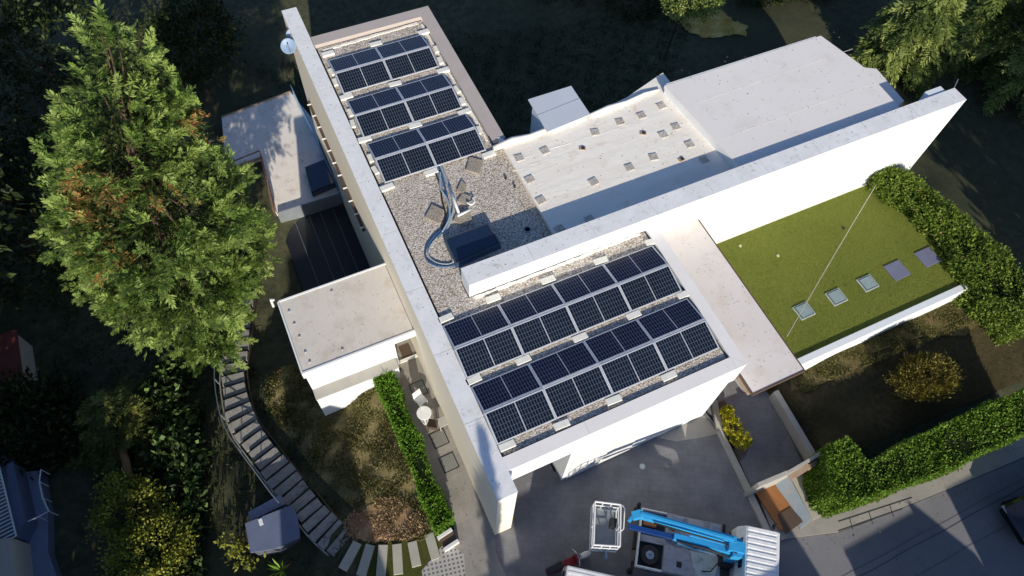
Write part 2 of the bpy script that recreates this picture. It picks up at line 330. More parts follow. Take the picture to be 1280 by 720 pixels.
def leafy(name, label, cat, E, mat, base, ntuft=120, per=45, spread=.25, L=.14, W=.08, r0=.1, group=None, up=.3, barkm=None, core=.0, shell=.75, tintvar=.35):
    b = Vector(base); t = thing(name, label, cat, b, 0, group); Eo = [(e[0]-b.x, e[1]-b.y, e[2]-b.z, *e[3:]) for e in E]
    pts, D, k, n = tufted(Eo, ntuft, per, spread, shell)
    dd = unit(D+rng.normal(size=D.shape)*.7+np.array([0, 0, up]))
    tt = rng.random(n); tint = np.clip(tt[k]*(1-tintvar)+rng.random(len(k))*tintvar, 0, .9)
    quads('foliage', leaves(pts, dd, L, W), mat, t, tint)
    top = max(Eo, key=lambda e: e[2]); limbs = [(e[0], e[1], e[2]) for e in Eo]
    trunk('trunk', (0, 0, -.3), (top[0], top[1], top[2]), r0, r0*.3, barkm or MT['bark'], t, limbs)
    return t
LM = dict(
 big=leafmat('cedar_leaf', (.045, .095, .02), (.19, .29, .06), (.40, .50, .14), .3, dry=(.50, .25, .10)),
 hedge=leafmat('hedge_leaf', (.05, .12, .01), (.13, .27, .022), (.24, .42, .045), .3),
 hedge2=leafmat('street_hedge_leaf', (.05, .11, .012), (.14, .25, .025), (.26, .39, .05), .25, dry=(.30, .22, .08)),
 vine=leafmat('vine_leaf', (.05, .09, .012), (.16, .235, .03), (.30, .39, .07), .3, dry=(.30, .22, .07)),
 yellow=leafmat('yellow_leaf', (.16, .18, .012), (.42, .40, .02), (.62, .56, .05), .3),
 olive=leafmat('olive_bush_leaf', (.06, .05, .010), (.17, .14, .025), (.28, .24, .05), .25, dry=(.25, .11, .05)),
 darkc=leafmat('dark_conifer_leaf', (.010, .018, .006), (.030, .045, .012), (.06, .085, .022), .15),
 fir=leafmat('fir_leaf', (.05, .08, .018), (.18, .235, .055), (.38, .44, .13), .2),
 ivy=leafmat('ivy_leaf', (.006, .014, .005), (.04, .07, .018), (.22, .34, .09), .2),
 goldb=leafmat('golden_bush_leaf', (.09, .10, .015), (.25, .275, .04), (.42, .43, .085), .25),
 grass=leafmat('grass_blade', (.06, .08, .015), (.15, .15, .04), (.38, .32, .15), .2),
)
def hedge(name, label, pts_xy, z0, z1, mat, dens=420, L=.10, W=.065, core=.10, fuzz=.07, parts=True):
    """clipped hedge over a convex/concave xy outline: core coloured near-black as inner shade, leaves over every face"""
    c = Vector((sum(p[0] for p in pts_xy)/len(pts_xy), sum(p[1] for p in pts_xy)/len(pts_xy), z0)); t = thing(name, label, 'hedge', c)
    loc = [(p[0]-c.x, p[1]-c.y) for p in pts_xy]; h = z1-z0
    a = sum(loc[i][0]*loc[(i+1) % len(loc)][1]-loc[(i+1) % len(loc)][0]*loc[i][1] for i in range(len(loc)))
    if a < 0: loc.reverse()
    n = len(loc); inner = []
    for i in range(n):
        p0, p1, p2 = Vector(loc[i-1]), Vector(loc[i]), Vector(loc[(i+1) % n]); e1 = (p1-p0).normalized(); e2 = (p2-p1).normalized()
        nn = Vector((-(e1.y+e2.y), e1.x+e2.x)); k = core/max(.35, nn.length/2) ; inner.append(tuple(p1+nn.normalized()*k))
    MB().prism(inner, -.3, h-core).build('shade_core', MT['core'], t)  # solid core coloured as the shade between the leaves
    from mathutils.geometry import tessellate_polygon
    tri = tessellate_polygon([[Vector((*p, 0)) for p in loc]]); C = []; Dn = []
    def addtri(A, B, D_, nrm):
        A, B, D_ = map(np.array, (A, B, D_)); ar = np.linalg.norm(np.cross(B-A, D_-A))/2; m = int(ar*dens)
        u = rng.random((m, 2)); fl = u.sum(1) > 1; u[fl] = 1-u[fl]; C.append(A+u[:, :1]*(B-A)+u[:, 1:]*(D_-A)); Dn.append(np.tile(nrm, (m, 1)))
    for q in tri:
        A, B, D_ = [(*loc[i], h) for i in q]; addtri(A, B, D_, (0, 0, 1.))
    for i in range(n):
        p, q = loc[i], loc[(i+1) % n]; e = Vector((q[0]-p[0], q[1]-p[1])).normalized(); nr = (e.y, -e.x, 0.)
        addtri((*p, 0), (*q, 0), (*q, h), nr); addtri((*p, 0), (*q, h), (*p, h), nr)
    C = np.concatenate(C); Dn = np.concatenate(Dn)
    wave = 1.4*np.sin(C[:, 0]*1.1+C[:, 1]*1.7)*np.sin(C[:, 0]*.7-C[:, 1]*.9+C[:, 2])+np.sin(C[:, 0]*3.1+C[:, 1]*2.3)*.5+np.sin(C[:, 0]*7.7-C[:, 1]*5.9)*.3+rng.normal(size=len(C))*.6
    C = C+Dn*(wave*fuzz-fuzz*.8)[:, None]-Dn*.03
    cl = (np.sin(C[:, 0]*9+1.7*np.sin(C[:, 1]*7))*np.cos(C[:, 1]*11)+1)/2
    tint = np.clip(.25*cl+.6*rng.random(len(C))+.03, 0, .86); tint[rng.random(len(C)) < .012] = .99
    quads('foliage', leaves(C, unit(Dn*.6+rng.normal(size=C.shape)*.65), L, W), mat, t, tint)
    return t
exec_sections = []
# ================================================================== TERRAIN
CTL = [(-7, -14, 0), (0, -14, -.25), (9, -14, -.2), (20, -14, -.2), (30, -14, -.2), (-2, -7, -.25), (4, -8, -.25), (10, -8, -.25), (16, -8, -.25), (24, -8, -.25),
 (-1.5, -3, -.3), (-1.3, 0, -.3), (-1.3, 4, -.3), (-1.3, 6.5, -.3), (1, -3, -.35), (4, -3, -.35), (7, -3, -.35), (1, 0, -.35), (4, 0, -.35), (7, 0, -.35), (8.6, -1, -.35), (10, -1.5, -.35), (10.5, -3.5, -.3), (11.6, -4, -.2), (10, 1, -.4), (11.2, 1.2, -.6), (11.4, 0, -.7), (11.5, -1.2, -.7), (11.4, -2.3, -.5), (10.6, 2.2, -.5), (12.0, 2.5, -.2),
 (-2.8, 1.2, .02), (-2.8, 4, .02), (-2.8, 7, -.02), (-3.6, 3, -.1), (-4.2, 5, -.4), (-4.6, 7.2, -.95), (-5.5, 2, 0), (-4, .5, -.03), (-6, 0, -.1), (-6.3, 4, -.9), (-7.5, 6.5, -1.9), (-8.6, 9, -2.7), (-7.8, 12.5, -3.6), (-6, 9.5, -2.2), (-6, 14, -4.2), (-6.5, 18, -4.6), (-4, 14, -5.2), (-2, 17, -5.3), (-10, 14, -3.9), (-9, 20, -4.4),
 (-9, 3, -1.6), (-12, 6, -2.6), (-12, 10, -3.4), (-16, 8, -2.4), (-18, 14, -3.6), (-10, -3, -.6), (-20, 0, -1), (-16, 25, -4.4), (-6, 30, -4.7), (0, 28, -4.6), (2, 35, -4.6), (8, 24, -3.4), (8, 18, -3), (-14, 45, -5),
 (13, 17, -2.4), (13, 24, -3), (17, 13, -1.2), (23, 12, -1.0), (27, 10, -.7), (30, 5, -.3), (27, 0, -.1), (34, -2, 0), (25, 18, -1.6), (32, 14, -1), (25, 26, -2.4), (35, 25, -2),
 (12.9, -.6, .75), (12.7, -2.4, .6), (12.6, .6, .6), (15, 0, 1.0), (15, -2.4, .75), (18, 0, 1.0), (18, -2.6, .65), (21.5, 0, .9), (21, -3, .5), (16, 4, 1.0), (20, 4, 1.0), (12, 5, .6), (13.6, -5.0, -.3), (17, -5.5, -.3), (21, -5.8, -.3), (11, -5.2, -.35), (13, -6.5, -.4), (19, -7, -.4), (24, -6.5, -.3), (27, -8, -.4), (16, -10, -.4), (24.5, 3, .4), (24, -3, .3), (60, 60, -4), (-50, 60, -6), (60, -40, 0), (-50, -40, -1)]
CA = np.array(CTL, float)
def T(x, y):
    x = np.asarray(x, float); y = np.asarray(y, float)
    d2 = (x[..., None]-CA[:, 0])**2+(y[..., None]-CA[:, 1])**2; wq = 1/(d2+.25)**1.7
    z = (wq*CA[:, 2]).sum(-1)/wq.sum(-1)
    return z
def Tz(x, y): return float(T(np.array([x]), np.array([y]))[0])
def axis(lo_, hi, st, far):
    a = list(np.arange(lo_, hi+1e-6, st)); s_ = st; l = [a[0]]; r = [a[-1]]
    while l[-1] > -far: s_ *= 1.25; l.append(l[-1]-s_)
    s_ = st
    while r[-1] < far: s_ *= 1.25; r.append(r[-1]+s_)
    return np.array(l[:0:-1]+a+r[1:])
ax, ay = axis(-20, 36, .4, 420), axis(-12, 42, .4, 420); GX, GY = np.meshgrid(ax, ay); GZ = T(GX, GY); nx, ny = len(ax), len(ay)
GZ += (np.sin(GX*1.3+GY*.7)*np.cos(GY*1.9-GX*.4))*.025
V = np.stack([GX.ravel(), GY.ravel(), GZ.ravel()], 1); idx = np.arange(nx*ny).reshape(ny, nx)
F = np.stack([idx[:-1, :-1], idx[:-1, 1:], idx[1:, 1:], idx[1:, :-1]], -1).reshape(-1, 4)
me = bpy.data.meshes.new('ground'); me.vertices.add(len(V)); me.vertices.foreach_set('co', V.ravel()); me.loops.add(F.size); me.loops.foreach_set('vertex_index', F.ravel().astype(np.int32))
me.polygons.add(len(F)); me.polygons.foreach_set('loop_start', np.arange(0, F.size, 4, dtype=np.int32)); me.polygons.foreach_set('loop_total', np.full(len(F), 4, np.int32)); me.polygons.foreach_set('use_smooth', np.ones(len(F), bool)); me.update(calc_edges=True)
me.materials.append(MT['ground']); go = bpy.data.objects.new('ground', me); COL.objects.link(go); go['kind'] = 'structure'
def drape(name, xy, mat, eps=.05, res=.35, kind='structure'):
    bm = bmesh.new(); a = sum(xy[i][0]*xy[(i+1) % len(xy)][1]-xy[(i+1) % len(xy)][0]*xy[i][1] for i in range(len(xy)))
    if a < 0: xy = list(reversed(xy))
    bm.faces.new([bm.verts.new((p[0], p[1], 0)) for p in xy])
    for k, (i0, i1) in enumerate(((min(p[0] for p in xy), max(p[0] for p in xy)), (min(p[1] for p in xy), max(p[1] for p in xy)))):
        c = i0+res
        while c < i1:
            bmesh.ops.bisect_plane(bm, geom=bm.verts[:]+bm.edges[:]+bm.faces[:], plane_co=(c, 0, 0) if k == 0 else (0, c, 0), plane_no=(1, 0, 0) if k == 0 else (0, 1, 0)); c += res
    for v in bm.verts: v.co.z = Tz(v.co.x, v.co.y)+.025*math.sin(v.co.x*1.3+v.co.y*.7)*math.cos(v.co.y*1.9-v.co.x*.4)+eps
    bmesh.ops.triangulate(bm, faces=bm.faces[:])
    me = bpy.data.meshes.new(name); bm.to_mesh(me); bm.free(); me.materials.append(mat); me.polygons.foreach_set('use_smooth', [True]*len(me.polygons))
    o = bpy.data.objects.new(name, me); COL.objects.link(o)
    if kind: o['kind'] = kind
    return o
def rough(xy, n=5, j=.07):
    out = []
    for i in range(len(xy)):
        a, b = Vector(xy[i]), Vector(xy[(i+1) % len(xy)])
        for k in range(n): p = a.lerp(b, k/n); out.append((p.x+random.uniform(-j, j), p.y+random.uniform(-j, j)))
    return out
def blob_outline(cx, cy, rx, ry, n=22, j=.12): return [(cx+rx*math.cos(2*PI*i/n)*random.uniform(1-j, 1+j), cy+ry*math.sin(2*PI*i/n)*random.uniform(1-j, 1+j)) for i in range(n)]
FL = [(-2.55, 1.0), (-2.6, 7.4), (-3.4, 7.3), (-5.0, 7.6), (-5.3, 10.8), (-6.9, 11.0), (-7.3, 9), (-6.6, 7.2), (-6.0, 5.2), (-5.3, 3.6), (-4.75, 2.4), (-3.9, 1.3), (-3.2, .9)]
drape('front_lawn', FL, MT['lawnfront'])
MU = XY(0, (438, 668), (436, 652), (450, 638), (468, 628), (490, 625), (512, 632), (526, 646), (530, 664), (516, 672), (492, 674), (470, 676), (450, 676))
drape('straw_mulch', rough(MU), MT['mulch'], .075, .3)
drape('shaded_lawn', [(11.9, .6), (11.6, -2.3), (13.2, -3.0), (24.5, -3.6), (25, -.5), (23.0, .8), (22.0, .62)], gmat('shade_dark_lawn', (.04, .04, .018), (.10, .08, .04), (.17, .13, .075), .5, 5, 1.0), .03)  # lawn colour darkened to imitate the hedge shadow
drape('sunlit_dry_lawn', [(12.9, .66), (12.6, .1), (13.6, -.15), (15.2, -.3), (16.4, .05), (18, -.1), (19.6, -.35), (20.8, -.9), (21.8, -.7), (21.9, .66)], MT['lawnbrown'], .07)  # browner dry strip, its colour also lightened as the sunlit part
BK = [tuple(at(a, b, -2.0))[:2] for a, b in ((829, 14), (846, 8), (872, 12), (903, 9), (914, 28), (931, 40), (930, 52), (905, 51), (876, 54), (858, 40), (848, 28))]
drape('sun_patch_grass', rough(BK, 4, .12), MT['sunpatch'], .06, .3)  # pale colour stands in for sunlight on this shaded ground
drape('stone_grass', [(-5.9, .1), (-2.2, -.4), (-2.3, 1.1), (-3.4, 1.25), (-5.2, 2.0)], gmat('path_grass', (.05, .07, .012), (.10, .11, .03), (.2, .15, .08), 1, 8, 1.0), .05, .3)
# grass tufts: uncountable
def tufts(name, outline, n, mat, L, W, skip=None):
    xs = [p[0] for p in outline]; ys = [p[1] for p in outline]; out = []
    from mathutils.geometry import intersect_point_tri_2d
    def ins(x, y):
        c = False; j = len(outline)-1
        for i in range(len(outline)):
            if (outline[i][1] > y) != (outline[j][1] > y) and x < (outline[j][0]-outline[i][0])*(y-outline[i][1])/(outline[j][1]-outline[i][1])+outline[i][0]: c = not c
            j = i
        return c
    while len(out) < n:
        x, y = random.uniform(min(xs), max(xs)), random.uniform(min(ys), max(ys))
        if ins(x, y) and math.sin(x*4+math.sin(y*5))*math.cos(y*3.3)+random.uniform(-.6, .8) > 0: out.append((x, y))
    A = np.array(out); C = np.column_stack([A, T(A[:, 0], A[:, 1])+.05]); D = rng.normal(size=C.shape)*.55+np.array([0, 0, .8])
    o = quads(name, leaves(C, D, L, W), mat); o['kind'] = 'stuff'; return o
tufts('grass_tufts', FL, 24000, LM['grass'], .11, .035)
tufts('straw_litter', [(x*1.06+.2, y*1.12-.2) for x, y in MU], 5000, leafmat('straw', (.2, .11, .05), (.55, .36, .2), (.8, .62, .42), .1), .13, .03)
tufts('grass_tufts', [(12.8, .6), (13, -.2), (22, -.6), (22, .6)], 14000, LM['grass'], .10, .03)
tufts('grass_tufts', BK, 4000, leafmat('sun_patch_blade', (.5, .38, .08), (.75, .58, .16), (.9, .74, .32), .2), .13, .035)  # pale blades belong to the painted sun patch
tufts('grass_tufts', [(-16, 13), (-9, 2), (-6, -1), (-5.4, 5), (-8, 14), (-9, 34), (24, 24), (12, 12.5), (5.6, 14), (5.6, 22), (-1, 24), (-1.5, 30), (-9, 37), (-14, 37)], 26000, LM['darkc'], .22, .05)
# ------------------------------------------------------------------ paved ground
def slab(name, pts, z0, z1, mat, kind='structure', parent=None, bevel=0): 
    o = MB().prism(pts, z0, z1).build(name, mat, parent, bevel)
    if kind: o['kind'] = kind
    return o
slab('terrace', [(-1.9, 7.3), (-2.0, 4), (-1.93, .8), (-2.35, .72), (-2.2, -.02), (-2.7, -1.6), (-3.2, -6), (-.86, -6), (-.86, -.6), (-.656, 0), (-.656, 9.2), (-1.49, 9.2), (-1.49, 7.6)], -.6, 0, MT['terrace'])
slab('driveway', [(-.856, -.6), (-.656, -.01), (0, -.01), (0, 5.5), (2.4, 5.5), (2.4, 1.2), (9.08, 1.2), (9.3, -.28), (8.75, -4.6), (-.856, -4.6)], -.6, .004, MT['drive'])
slab('sun_patch_paving', [(6.75, .78), (9.0, .78), (9.1, -.1), (8.3, .05), (7.35, .32)], .001, .012, MT['pavement'])  # paler sheet puts the sun patch at the garage foot into colour
slab('entrance_ramp', [(9.25, .9), (9.5, 2.5), (12.4, 2.5), tuple(at(974, 487, .95))[:2], tuple(at(1018, 575, .95))[:2], (9.05, -2.55), (9.5, -.3)], -.6, 0.002, MT['drive'])
slab('street', [(-60, -4.6), (-60, -60), (90, -60), (90, -11), (35, -7.3), (22, -6.15), (16.5, -5.75), (13.6, -5.5), (11.2, -5.25), (9.2, -4.6)], -.6, -.02, MT['asphalt'])
slab('pavement', [(8.8, -4.58), (9.2, -2.62), (12.1, -2.6), (12.0, -4.4), (16.5, -4.95), (21.5, -5.25), (35, -6.2), (35, -7.28), (22, -6.13), (16.5, -5.73), (13.6, -5.48), (11.2, -5.23), (9.2, -4.59)], -.5, .05, MT['pavement'])
k = MB()
for a, b in (((893, 500), (900, 538)), ((900, 538), (925, 590)), ((925, 590), (962, 668))):
    A, B = at(*a, .14), at(*b, .14); k.bar((A.x, A.y, .04), (B.x, B.y, .04), .24, .22)
tag(k.build('driveway_kerb', MT['kerb'], bevel=.01), 'pale concrete kerb between the driveway and the sunken entrance path', 'kerb')
k = MB()
for a, b in (((1048, 652), (1140, 622)), ((1048, 664), (1128, 636))):
    A, B = at(*a, .05), at(*b, .05); k.bar((A.x, A.y, .054), (B.x, B.y, .054), .035, .012)
for q in ((1062, 648, 1066, 662), (1086, 640, 1091, 655), (1112, 631, 1117, 646)):
    A, B = at(q[0], q[1], .05), at(q[2], q[3], .05); k.bar((A.x, A.y, .054), (B.x, B.y, .054), .03, .012)
tag(k.build('drain_channel', plain('drain_dark', (.06, .06, .06), .8), None), 'narrow dark drain channel let into the sunny pavement by the street hedge', 'drain')
# long cracks / service-trench seams in the street
k = MB()
for off in (.3, .55, 1.4):
    A, B = at(1045, 712, 0), at(1280, 585, 0); n_ = 14; pr = None
    for i in range(n_+1):
        t = i/n_; q = A.lerp(B, t)+Vector((.02*math.sin(i*2.1+off), -off+.02*math.sin(i*1.3+off*3), 0)); q.z = -.017
        if pr: k.bar(pr, q, .022 if off != .55 else .04, .005)
        pr = q
k.build('street_seams', plain('seam_tar', (.09, .09, .10), .6))['kind'] = 'structure'
# mosaic mat
def mosaic():
    m, nt, bs = newmat('mosaic_paving'); co_ = wco(nt); mp = N(nt, 'ShaderNodeMapping'); mp.inputs['Rotation'].default_value = (0, 0, .2); nt.links.new(co_, mp.inputs[0])
    ch = N(nt, 'ShaderNodeTexVoronoi'); ch.inputs['Scale'].default_value = 6.5; ch.inputs['Randomness'].default_value = 0; nt.links.new(mp.outputs[0], ch.inputs['Vector'])
    col = ramp(nt, ch.outputs['Distance'], [(.26, (.12, .12, .13)), (.30, (.42, .40, .37))]); nt.links.new(col, bs.inputs['Base Color']); bs.inputs['Roughness'].default_value = .8; return m
slab('mosaic_paving', [(-3.55, -.05), (-2.32, .58), (-1.95, -.15), (-2.5, -1.8), (-3.9, -1.8)], -.3, .012, mosaic())
# ================================================================== HOUSE
H = thing('house', 'large white flat-roofed modern house with two long blade walls and gravel roofs', 'house', (0, 0, 0))
def hb(name, mat, *boxes, bevel=0, label=None):
    m = MB()
    for b in boxes: m.box(*b)
    o = m.build(name, mat, H, bevel)
    if label: o['label'] = label
    return o
AX0, AYB, ZA = -.656, 23.77, 5.31
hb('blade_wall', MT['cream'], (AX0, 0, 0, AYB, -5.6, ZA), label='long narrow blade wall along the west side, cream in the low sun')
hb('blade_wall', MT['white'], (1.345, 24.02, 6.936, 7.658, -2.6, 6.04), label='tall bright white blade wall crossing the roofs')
# copings with joints
def coping(x0, x1, y0, y1, z, n, along, mat, rise=.03):
    for i in range(n):
        m = MB(); g = .010
        if along == 'y': a = y0+(y1-y0)*i/n; b = y0+(y1-y0)*(i+1)/n; m.box(x0, x1, a+g*(i > 0), b-g*(i < n-1), z, z+rise)
        else: a = x0+(x1-x0)*i/n; b = x0+(x1-x0)*(i+1)/n; m.box(a+g*(i > 0), b-g*(i < n-1), y0, y1, z, z+rise)
        # rivets near the joints
        for s_ in (0.16, .3):
            for w_ in (.2, .5, .8):
                if along == 'y': m.lathe([(.016, 0), (.012, .008)], 6, (x0+(x1-x0)*w_, b-s_, z+rise))
                else: m.lathe([(.016, 0), (.012, .008)], 6, (b-s_, y0+(y1-y0)*w_, z+rise))
        m.build('coping', mat, H)
coping(AX0-.012, .012, -.012, AYB+.01, ZA+.002, 9, 'y', MT['cap'])
coping(1.335, 24.03, 6.924, 7.67, 6.042, 9, 'x', MT['cap'])
# garage block and wing
hb('wall', MT['white'], (2.5, 8.93, .80, 6.9, -.6, 3.86), label='garage front wall under the white fascia')
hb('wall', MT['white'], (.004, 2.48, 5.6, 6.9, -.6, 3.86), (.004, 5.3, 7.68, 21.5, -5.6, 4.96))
hb('roof_deck', MT['white'], (.004, 8.95, 1.15, 6.93, 3.83, 5.0), (.004, 1.33, 6.935, 7.67, 3.83, 5.0))
hb('fascia', MT['whitewood'], (.006, 8.99, .724, 1.13, 3.83, 5.31))
hb('fascia', MT['white'], (8.58, 8.988, 1.135, 6.93, 3.83, 5.31))
hb('fascia', MT['white'], (5.02, 5.50, 13.1, 21.0, 3.9, 5.36))
hb('fascia', MT['captan'], (.05, 5.5, 21.03, 21.56, 3.9, 5.36))
hb('parapet_cap', MT['capwarm'], (.014, 2.9, .70, 1.16, 5.312, 5.345), (2.91, 8.56, .70, 1.16, 5.312, 5.345))
m = MB(); m.prism([(8.57, 1.165), (9.01, .70), (9.01, 6.93), (8.57, 6.93)], 5.312, 5.347); m.prism([(8.57, .70), (9.005, .70), (8.57, 1.15)], 5.312, 5.347); m.build('parapet_cap', MT['capwarm'], H)
m = MB(); m.prism([(.03, 21.02), (4.98, 21.02), (5.52, 21.58), (.03, 21.58)], 5.362, 5.40); m.build('parapet_cap', MT['captan'], H)
for a, b in ((13.06, 17.0), (17.015, 21.565)):
    m = MB(); m.prism([(4.97, a), (5.52, a), (5.52, b), (4.97, min(b, 21.0))], 5.362, 5.40); m.build('parapet_cap', MT['captan'], H)
# gravel field
for nm, bx in (('gravel_bed', (.10, 8.50, 1.22, 6.90)), ('gravel_bed', (.10, 1.30, 6.90, 7.70)), ('gravel_bed', (.10, 5.20, 7.70, 13.0)), ('gravel_bed', (.10, 4.94, 13.0, 20.95))):
    hb(nm, MT['gravel'], (*bx, 5.0, 5.24))
hb('gravel_shadow_gap', MT['dark'], (.012, .10, 1.17, 21.0, 5.0, 5.20), (8.50, 8.565, 1.17, 6.93, 5.0, 5.21), (.1, 8.5, 1.17, 1.22, 5.0, 5.21))  # near-black strips stand in for the shaded gap along the parapets
# pale edge lining that shows in the gravel
for (x0, y0, x1, y1) in ((.3, 20.75, 4.7, 20.85), (4.82, 13.3, 4.86, 20.7), (1.5, 6.80, 8.3, 6.86)):
    n_ = 24; pr = None; m = MB()
    for i in range(n_+1):
        t = i/n_; q = Vector((x0+(x1-x0)*t+random.uniform(-.02, .02), y0+(y1-y0)*t+random.uniform(-.02, .02), 5.245+random.uniform(0, .015)))
        if pr: m.bar(pr, q, .12*random.uniform(.6, 1.2), .03)
        pr = q
    m.build('roof_lining', MT['membrane'], H)
# white membrane roof, big flat roof
mem = XY(5.43, (619, 192), (640, 178), (683, 160), (738, 143), (783, 122), (832, 106), (850, 130), (905, 213)); mem = [(5.22, 7.66), (5.22, 13.2)]+[(p[0], p[1]) for p in mem[1:5]]+[(13.35, 13.75), (13.42, 7.66)]
o = MB().prism(mem, 4.2, 5.43).build('membrane_roof', MT['membrane'], H)
m = MB()   # rolled membrane edge + wrinkles
edge = [at(px, py, 5.47) for px, py in ((617, 186), (640, 176), (662, 171), (684, 162))]
m.tube([e+Vector((0, 0, random.uniform(0, .04))) for e in edge], [.11, .16, .12, .10], 8); m.build('membrane_roll', MT['membrane'], H, smooth=True); m = MB()
edge = [at(px, py, 5.47) for px, py in ((738, 145), (760, 136), (783, 128), (805, 118), (824, 112))]
m.tube([e+Vector((0, 0, random.uniform(0, .04))) for e in edge], [.10, .13, .09, .08, .04], 8)
m.build('membrane_roll', MT['membrane'], H, smooth=True)
m = MB()
for (a, b, r) in (((640, 202), (800, 152), .035), ((690, 235), (812, 200), .02), ((700, 248), (880, 193), .025), ((640, 214), (700, 196), .03), ((850, 125), (900, 200), .03), ((835, 112), (902, 205), .04), ((745, 160), (835, 130), .02), ((655, 225), (675, 262), .02), ((770, 190), (880, 180), .015)):
    A, B = at(*a, 5.418), at(*b, 5.418); n_ = 12; m.tube([A.lerp(B, i/n_)+Vector((random.uniform(-.03, .03), random.uniform(-.04, .04), 0)) for i in range(n_+1)], [r*.6*random.uniform(.6, 1.2)*(1 if 0 < i < n_ else .2) for i in range(n_+1)], 6)
m.build('membrane_crease', MT['membrane'], H, smooth=True)
slate = XY(5.82, (832, 108), (1026, 46), (1078, 84), (1119, 130), (905, 213))
slate = [slate[0], slate[1], slate[2], (slate[3][0], 7.66), (13.25, 7.66)]
MB().prism(slate, -2, 5.66).build('wall', MT['white'], H)
cx_, cy_ = sum(p[0] for p in slate)/5, sum(p[1] for p in slate)/5
MB().prism([(p[0]+(.05 if p[0] > cx_ else -.02), p[1]+(.06 if p[1] > 8 else -.0)) for p in slate], 5.662, 5.82).build('roof_sheet', MT['bigroof'], H)
m = MB()
A, B = Vector((*slate[0], 5.82)), Vector((*slate[1], 5.82)); m.bar(A+Vector((.1, .10, -.05)), A.lerp(B, .975)+Vector((0, .10, -.05)), .06, .08)
m.build('gutter', MT['whitepl'], H)
m = MB()
for dy in (.27, .62): A_ = Vector((13.4, 7.7+5.9*dy, 5.822)); m.bar(A_, A_+Vector((8.3, .1, 0)), .02, .004)
m.build('sheet_seam', MT['terraceroof'], H)
st = XY(5.2, (1078, 84), (1096, 86), (1130, 126), (1119, 134)); MB().prism(st, -2, 5.2).build('roof_step', MT['bigroof'], H)
v = MB().box(22.75, 23.6, 7.69, 8.02, 3, 6.02).build('vent_box', MT['white'], H, .01)
# canopy
hb('canopy', MT['canopy'], (9.012, 11.16, -.10, 6.93, 4.36, 4.50))
hb('canopy_edge', MT['brownedge'], (9.016, 11.20, -.15, -.104, 4.30, 4.515), (11.164, 11.205, -.10, 6.93, 4.30, 4.515), (8.994, 9.008, -.15, .70, 4.30, 4.51))
hb('canopy_fascia', MT['woodtan'], (9.06, 11.12, .02, .14, 3.95, 4.34), (9.04, 9.14, .15, .72, 3.95, 4.34))
hb('wall', MT['woodtan'], (9.02, 11.0, 2.6, 6.9, -.5, 4.34), label='tan wall recessed under the canopy')
hb('wall', MT['white'], (11.02, 11.16, 1.0, 6.9, 0, 4.34), label='white side wall under the canopy next to the roof lawn')
# green roof
hb('wall', MT['white'], (11.25, 22.0, 1.0, 6.92, 0, 1.72))
gl = hb('roof_lawn', MT['turf'], (11.2, 21.95, .92, 6.90, 1.72, 1.80), label='flat roof terrace covered with bright green turf')
hb('terrace_upstand', MT['white'], (11.3, 22.0, .62, .90, .4, 1.92), bevel=.01)
hb('terrace_upstand', MT['ballast'], (11.3, 21.5, 6.86, 6.93, 1.802, 1.83))
nb_ = 42000; C_ = np.column_stack([rng.uniform(11.25, 21.9, nb_), rng.uniform(.95, 6.86, nb_), np.full(nb_, 1.80)]); pt = np.sin(C_[:, 0]*1.7+np.sin(C_[:, 1]*2.2)*1.5)*.5+.5
q_ = quads('turf_blades', leaves(C_, rng.normal(size=C_.shape)*.6+np.array([0, 0, .7]), .035, .018), leafmat('turf_blade', (.13, .165, .028), (.22, .26, .045), (.31, .34, .08), .2), None, np.clip(rng.random(nb_)*.6+pt*.3, 0, .9)); q_['kind'] = 'stuff'
# annex
tag(MB().box(-1.25, -.8, 8.05, 8.6, .004, .02).build('door_mat', MT['brownedge']), 'dark brown door mat at the patio door under the annex roof', 'mat')
hb('wall', MT['white'], (-5.0, -1.5, 7.74, 10.8, -4.5, 2.60), label='white annex wall under the mineral roof')
hb('annex_roof', MT['concreteroof'], (-5.0, -.70, 7.66, 10.83, 2.84, 2.90))
hb('annex_fascia', MT['white'], (-5.06, -.66, 7.58, 7.655, 2.5, 2.93), (-5.065, -5.005, 7.66, 10.85, 2.5, 2.93), (-5.0, -.66, 10.835, 10.90, 2.5, 2.93))
hb('annex_ceiling', MT['white'], (-5.0, -.66, 7.66, 10.8, 2.61, 2.83))
hb('plinth_wall', MT['white'], (-4.98, -1.62, 7.30, 7.735, -4.2, .95))
hb('plinth_ledge', MT['kerb'], (-5.0, -1.6, 7.27, 7.737, .952, 1.0))
dr = hb('patio_door', MT['glass'], (-1.46, -.72, 9.3, 9.34, 0, 2.5)); 
m = MB(); m.box(-1.5, -.68, 9.25, 9.29, 0, .06); m.box(-1.5, -1.45, 9.25, 9.29, .06, 2.5); m.box(-.73, -.68, 9.25, 9.29, .06, 2.5); m.box(-1.1, -1.06, 9.25, 9.29, .06, 2.5); m.build('door_frame', MT['whitepl'], dr)
hb('threshold', MT['whitepl'], (-1.49, -.67, 7.86, 7.98, .0, .07))
m = MB()
for x, y in ((-4.75, 10.3), (-4.72, 9.7), (-4.7, 9.1), (-4.68, 8.4), (-4.65, 7.95), (-3.4, 7.95), (-3.0, 10.5)):
    m.lathe([(.05, 0), (.05, .03), (.03, .045)], 12, (x, y, 2.9))
m.build('roof_fixing', MT['pipe'], H)
m = MB(); c = at(343, 375, 2.95); m.tube([c, c+Vector((-.12, .05, .02)), c+Vector((-.15, .05, -.5))], .05, 8); m.build('rainwater_pipe', MT['whitepl'], H)
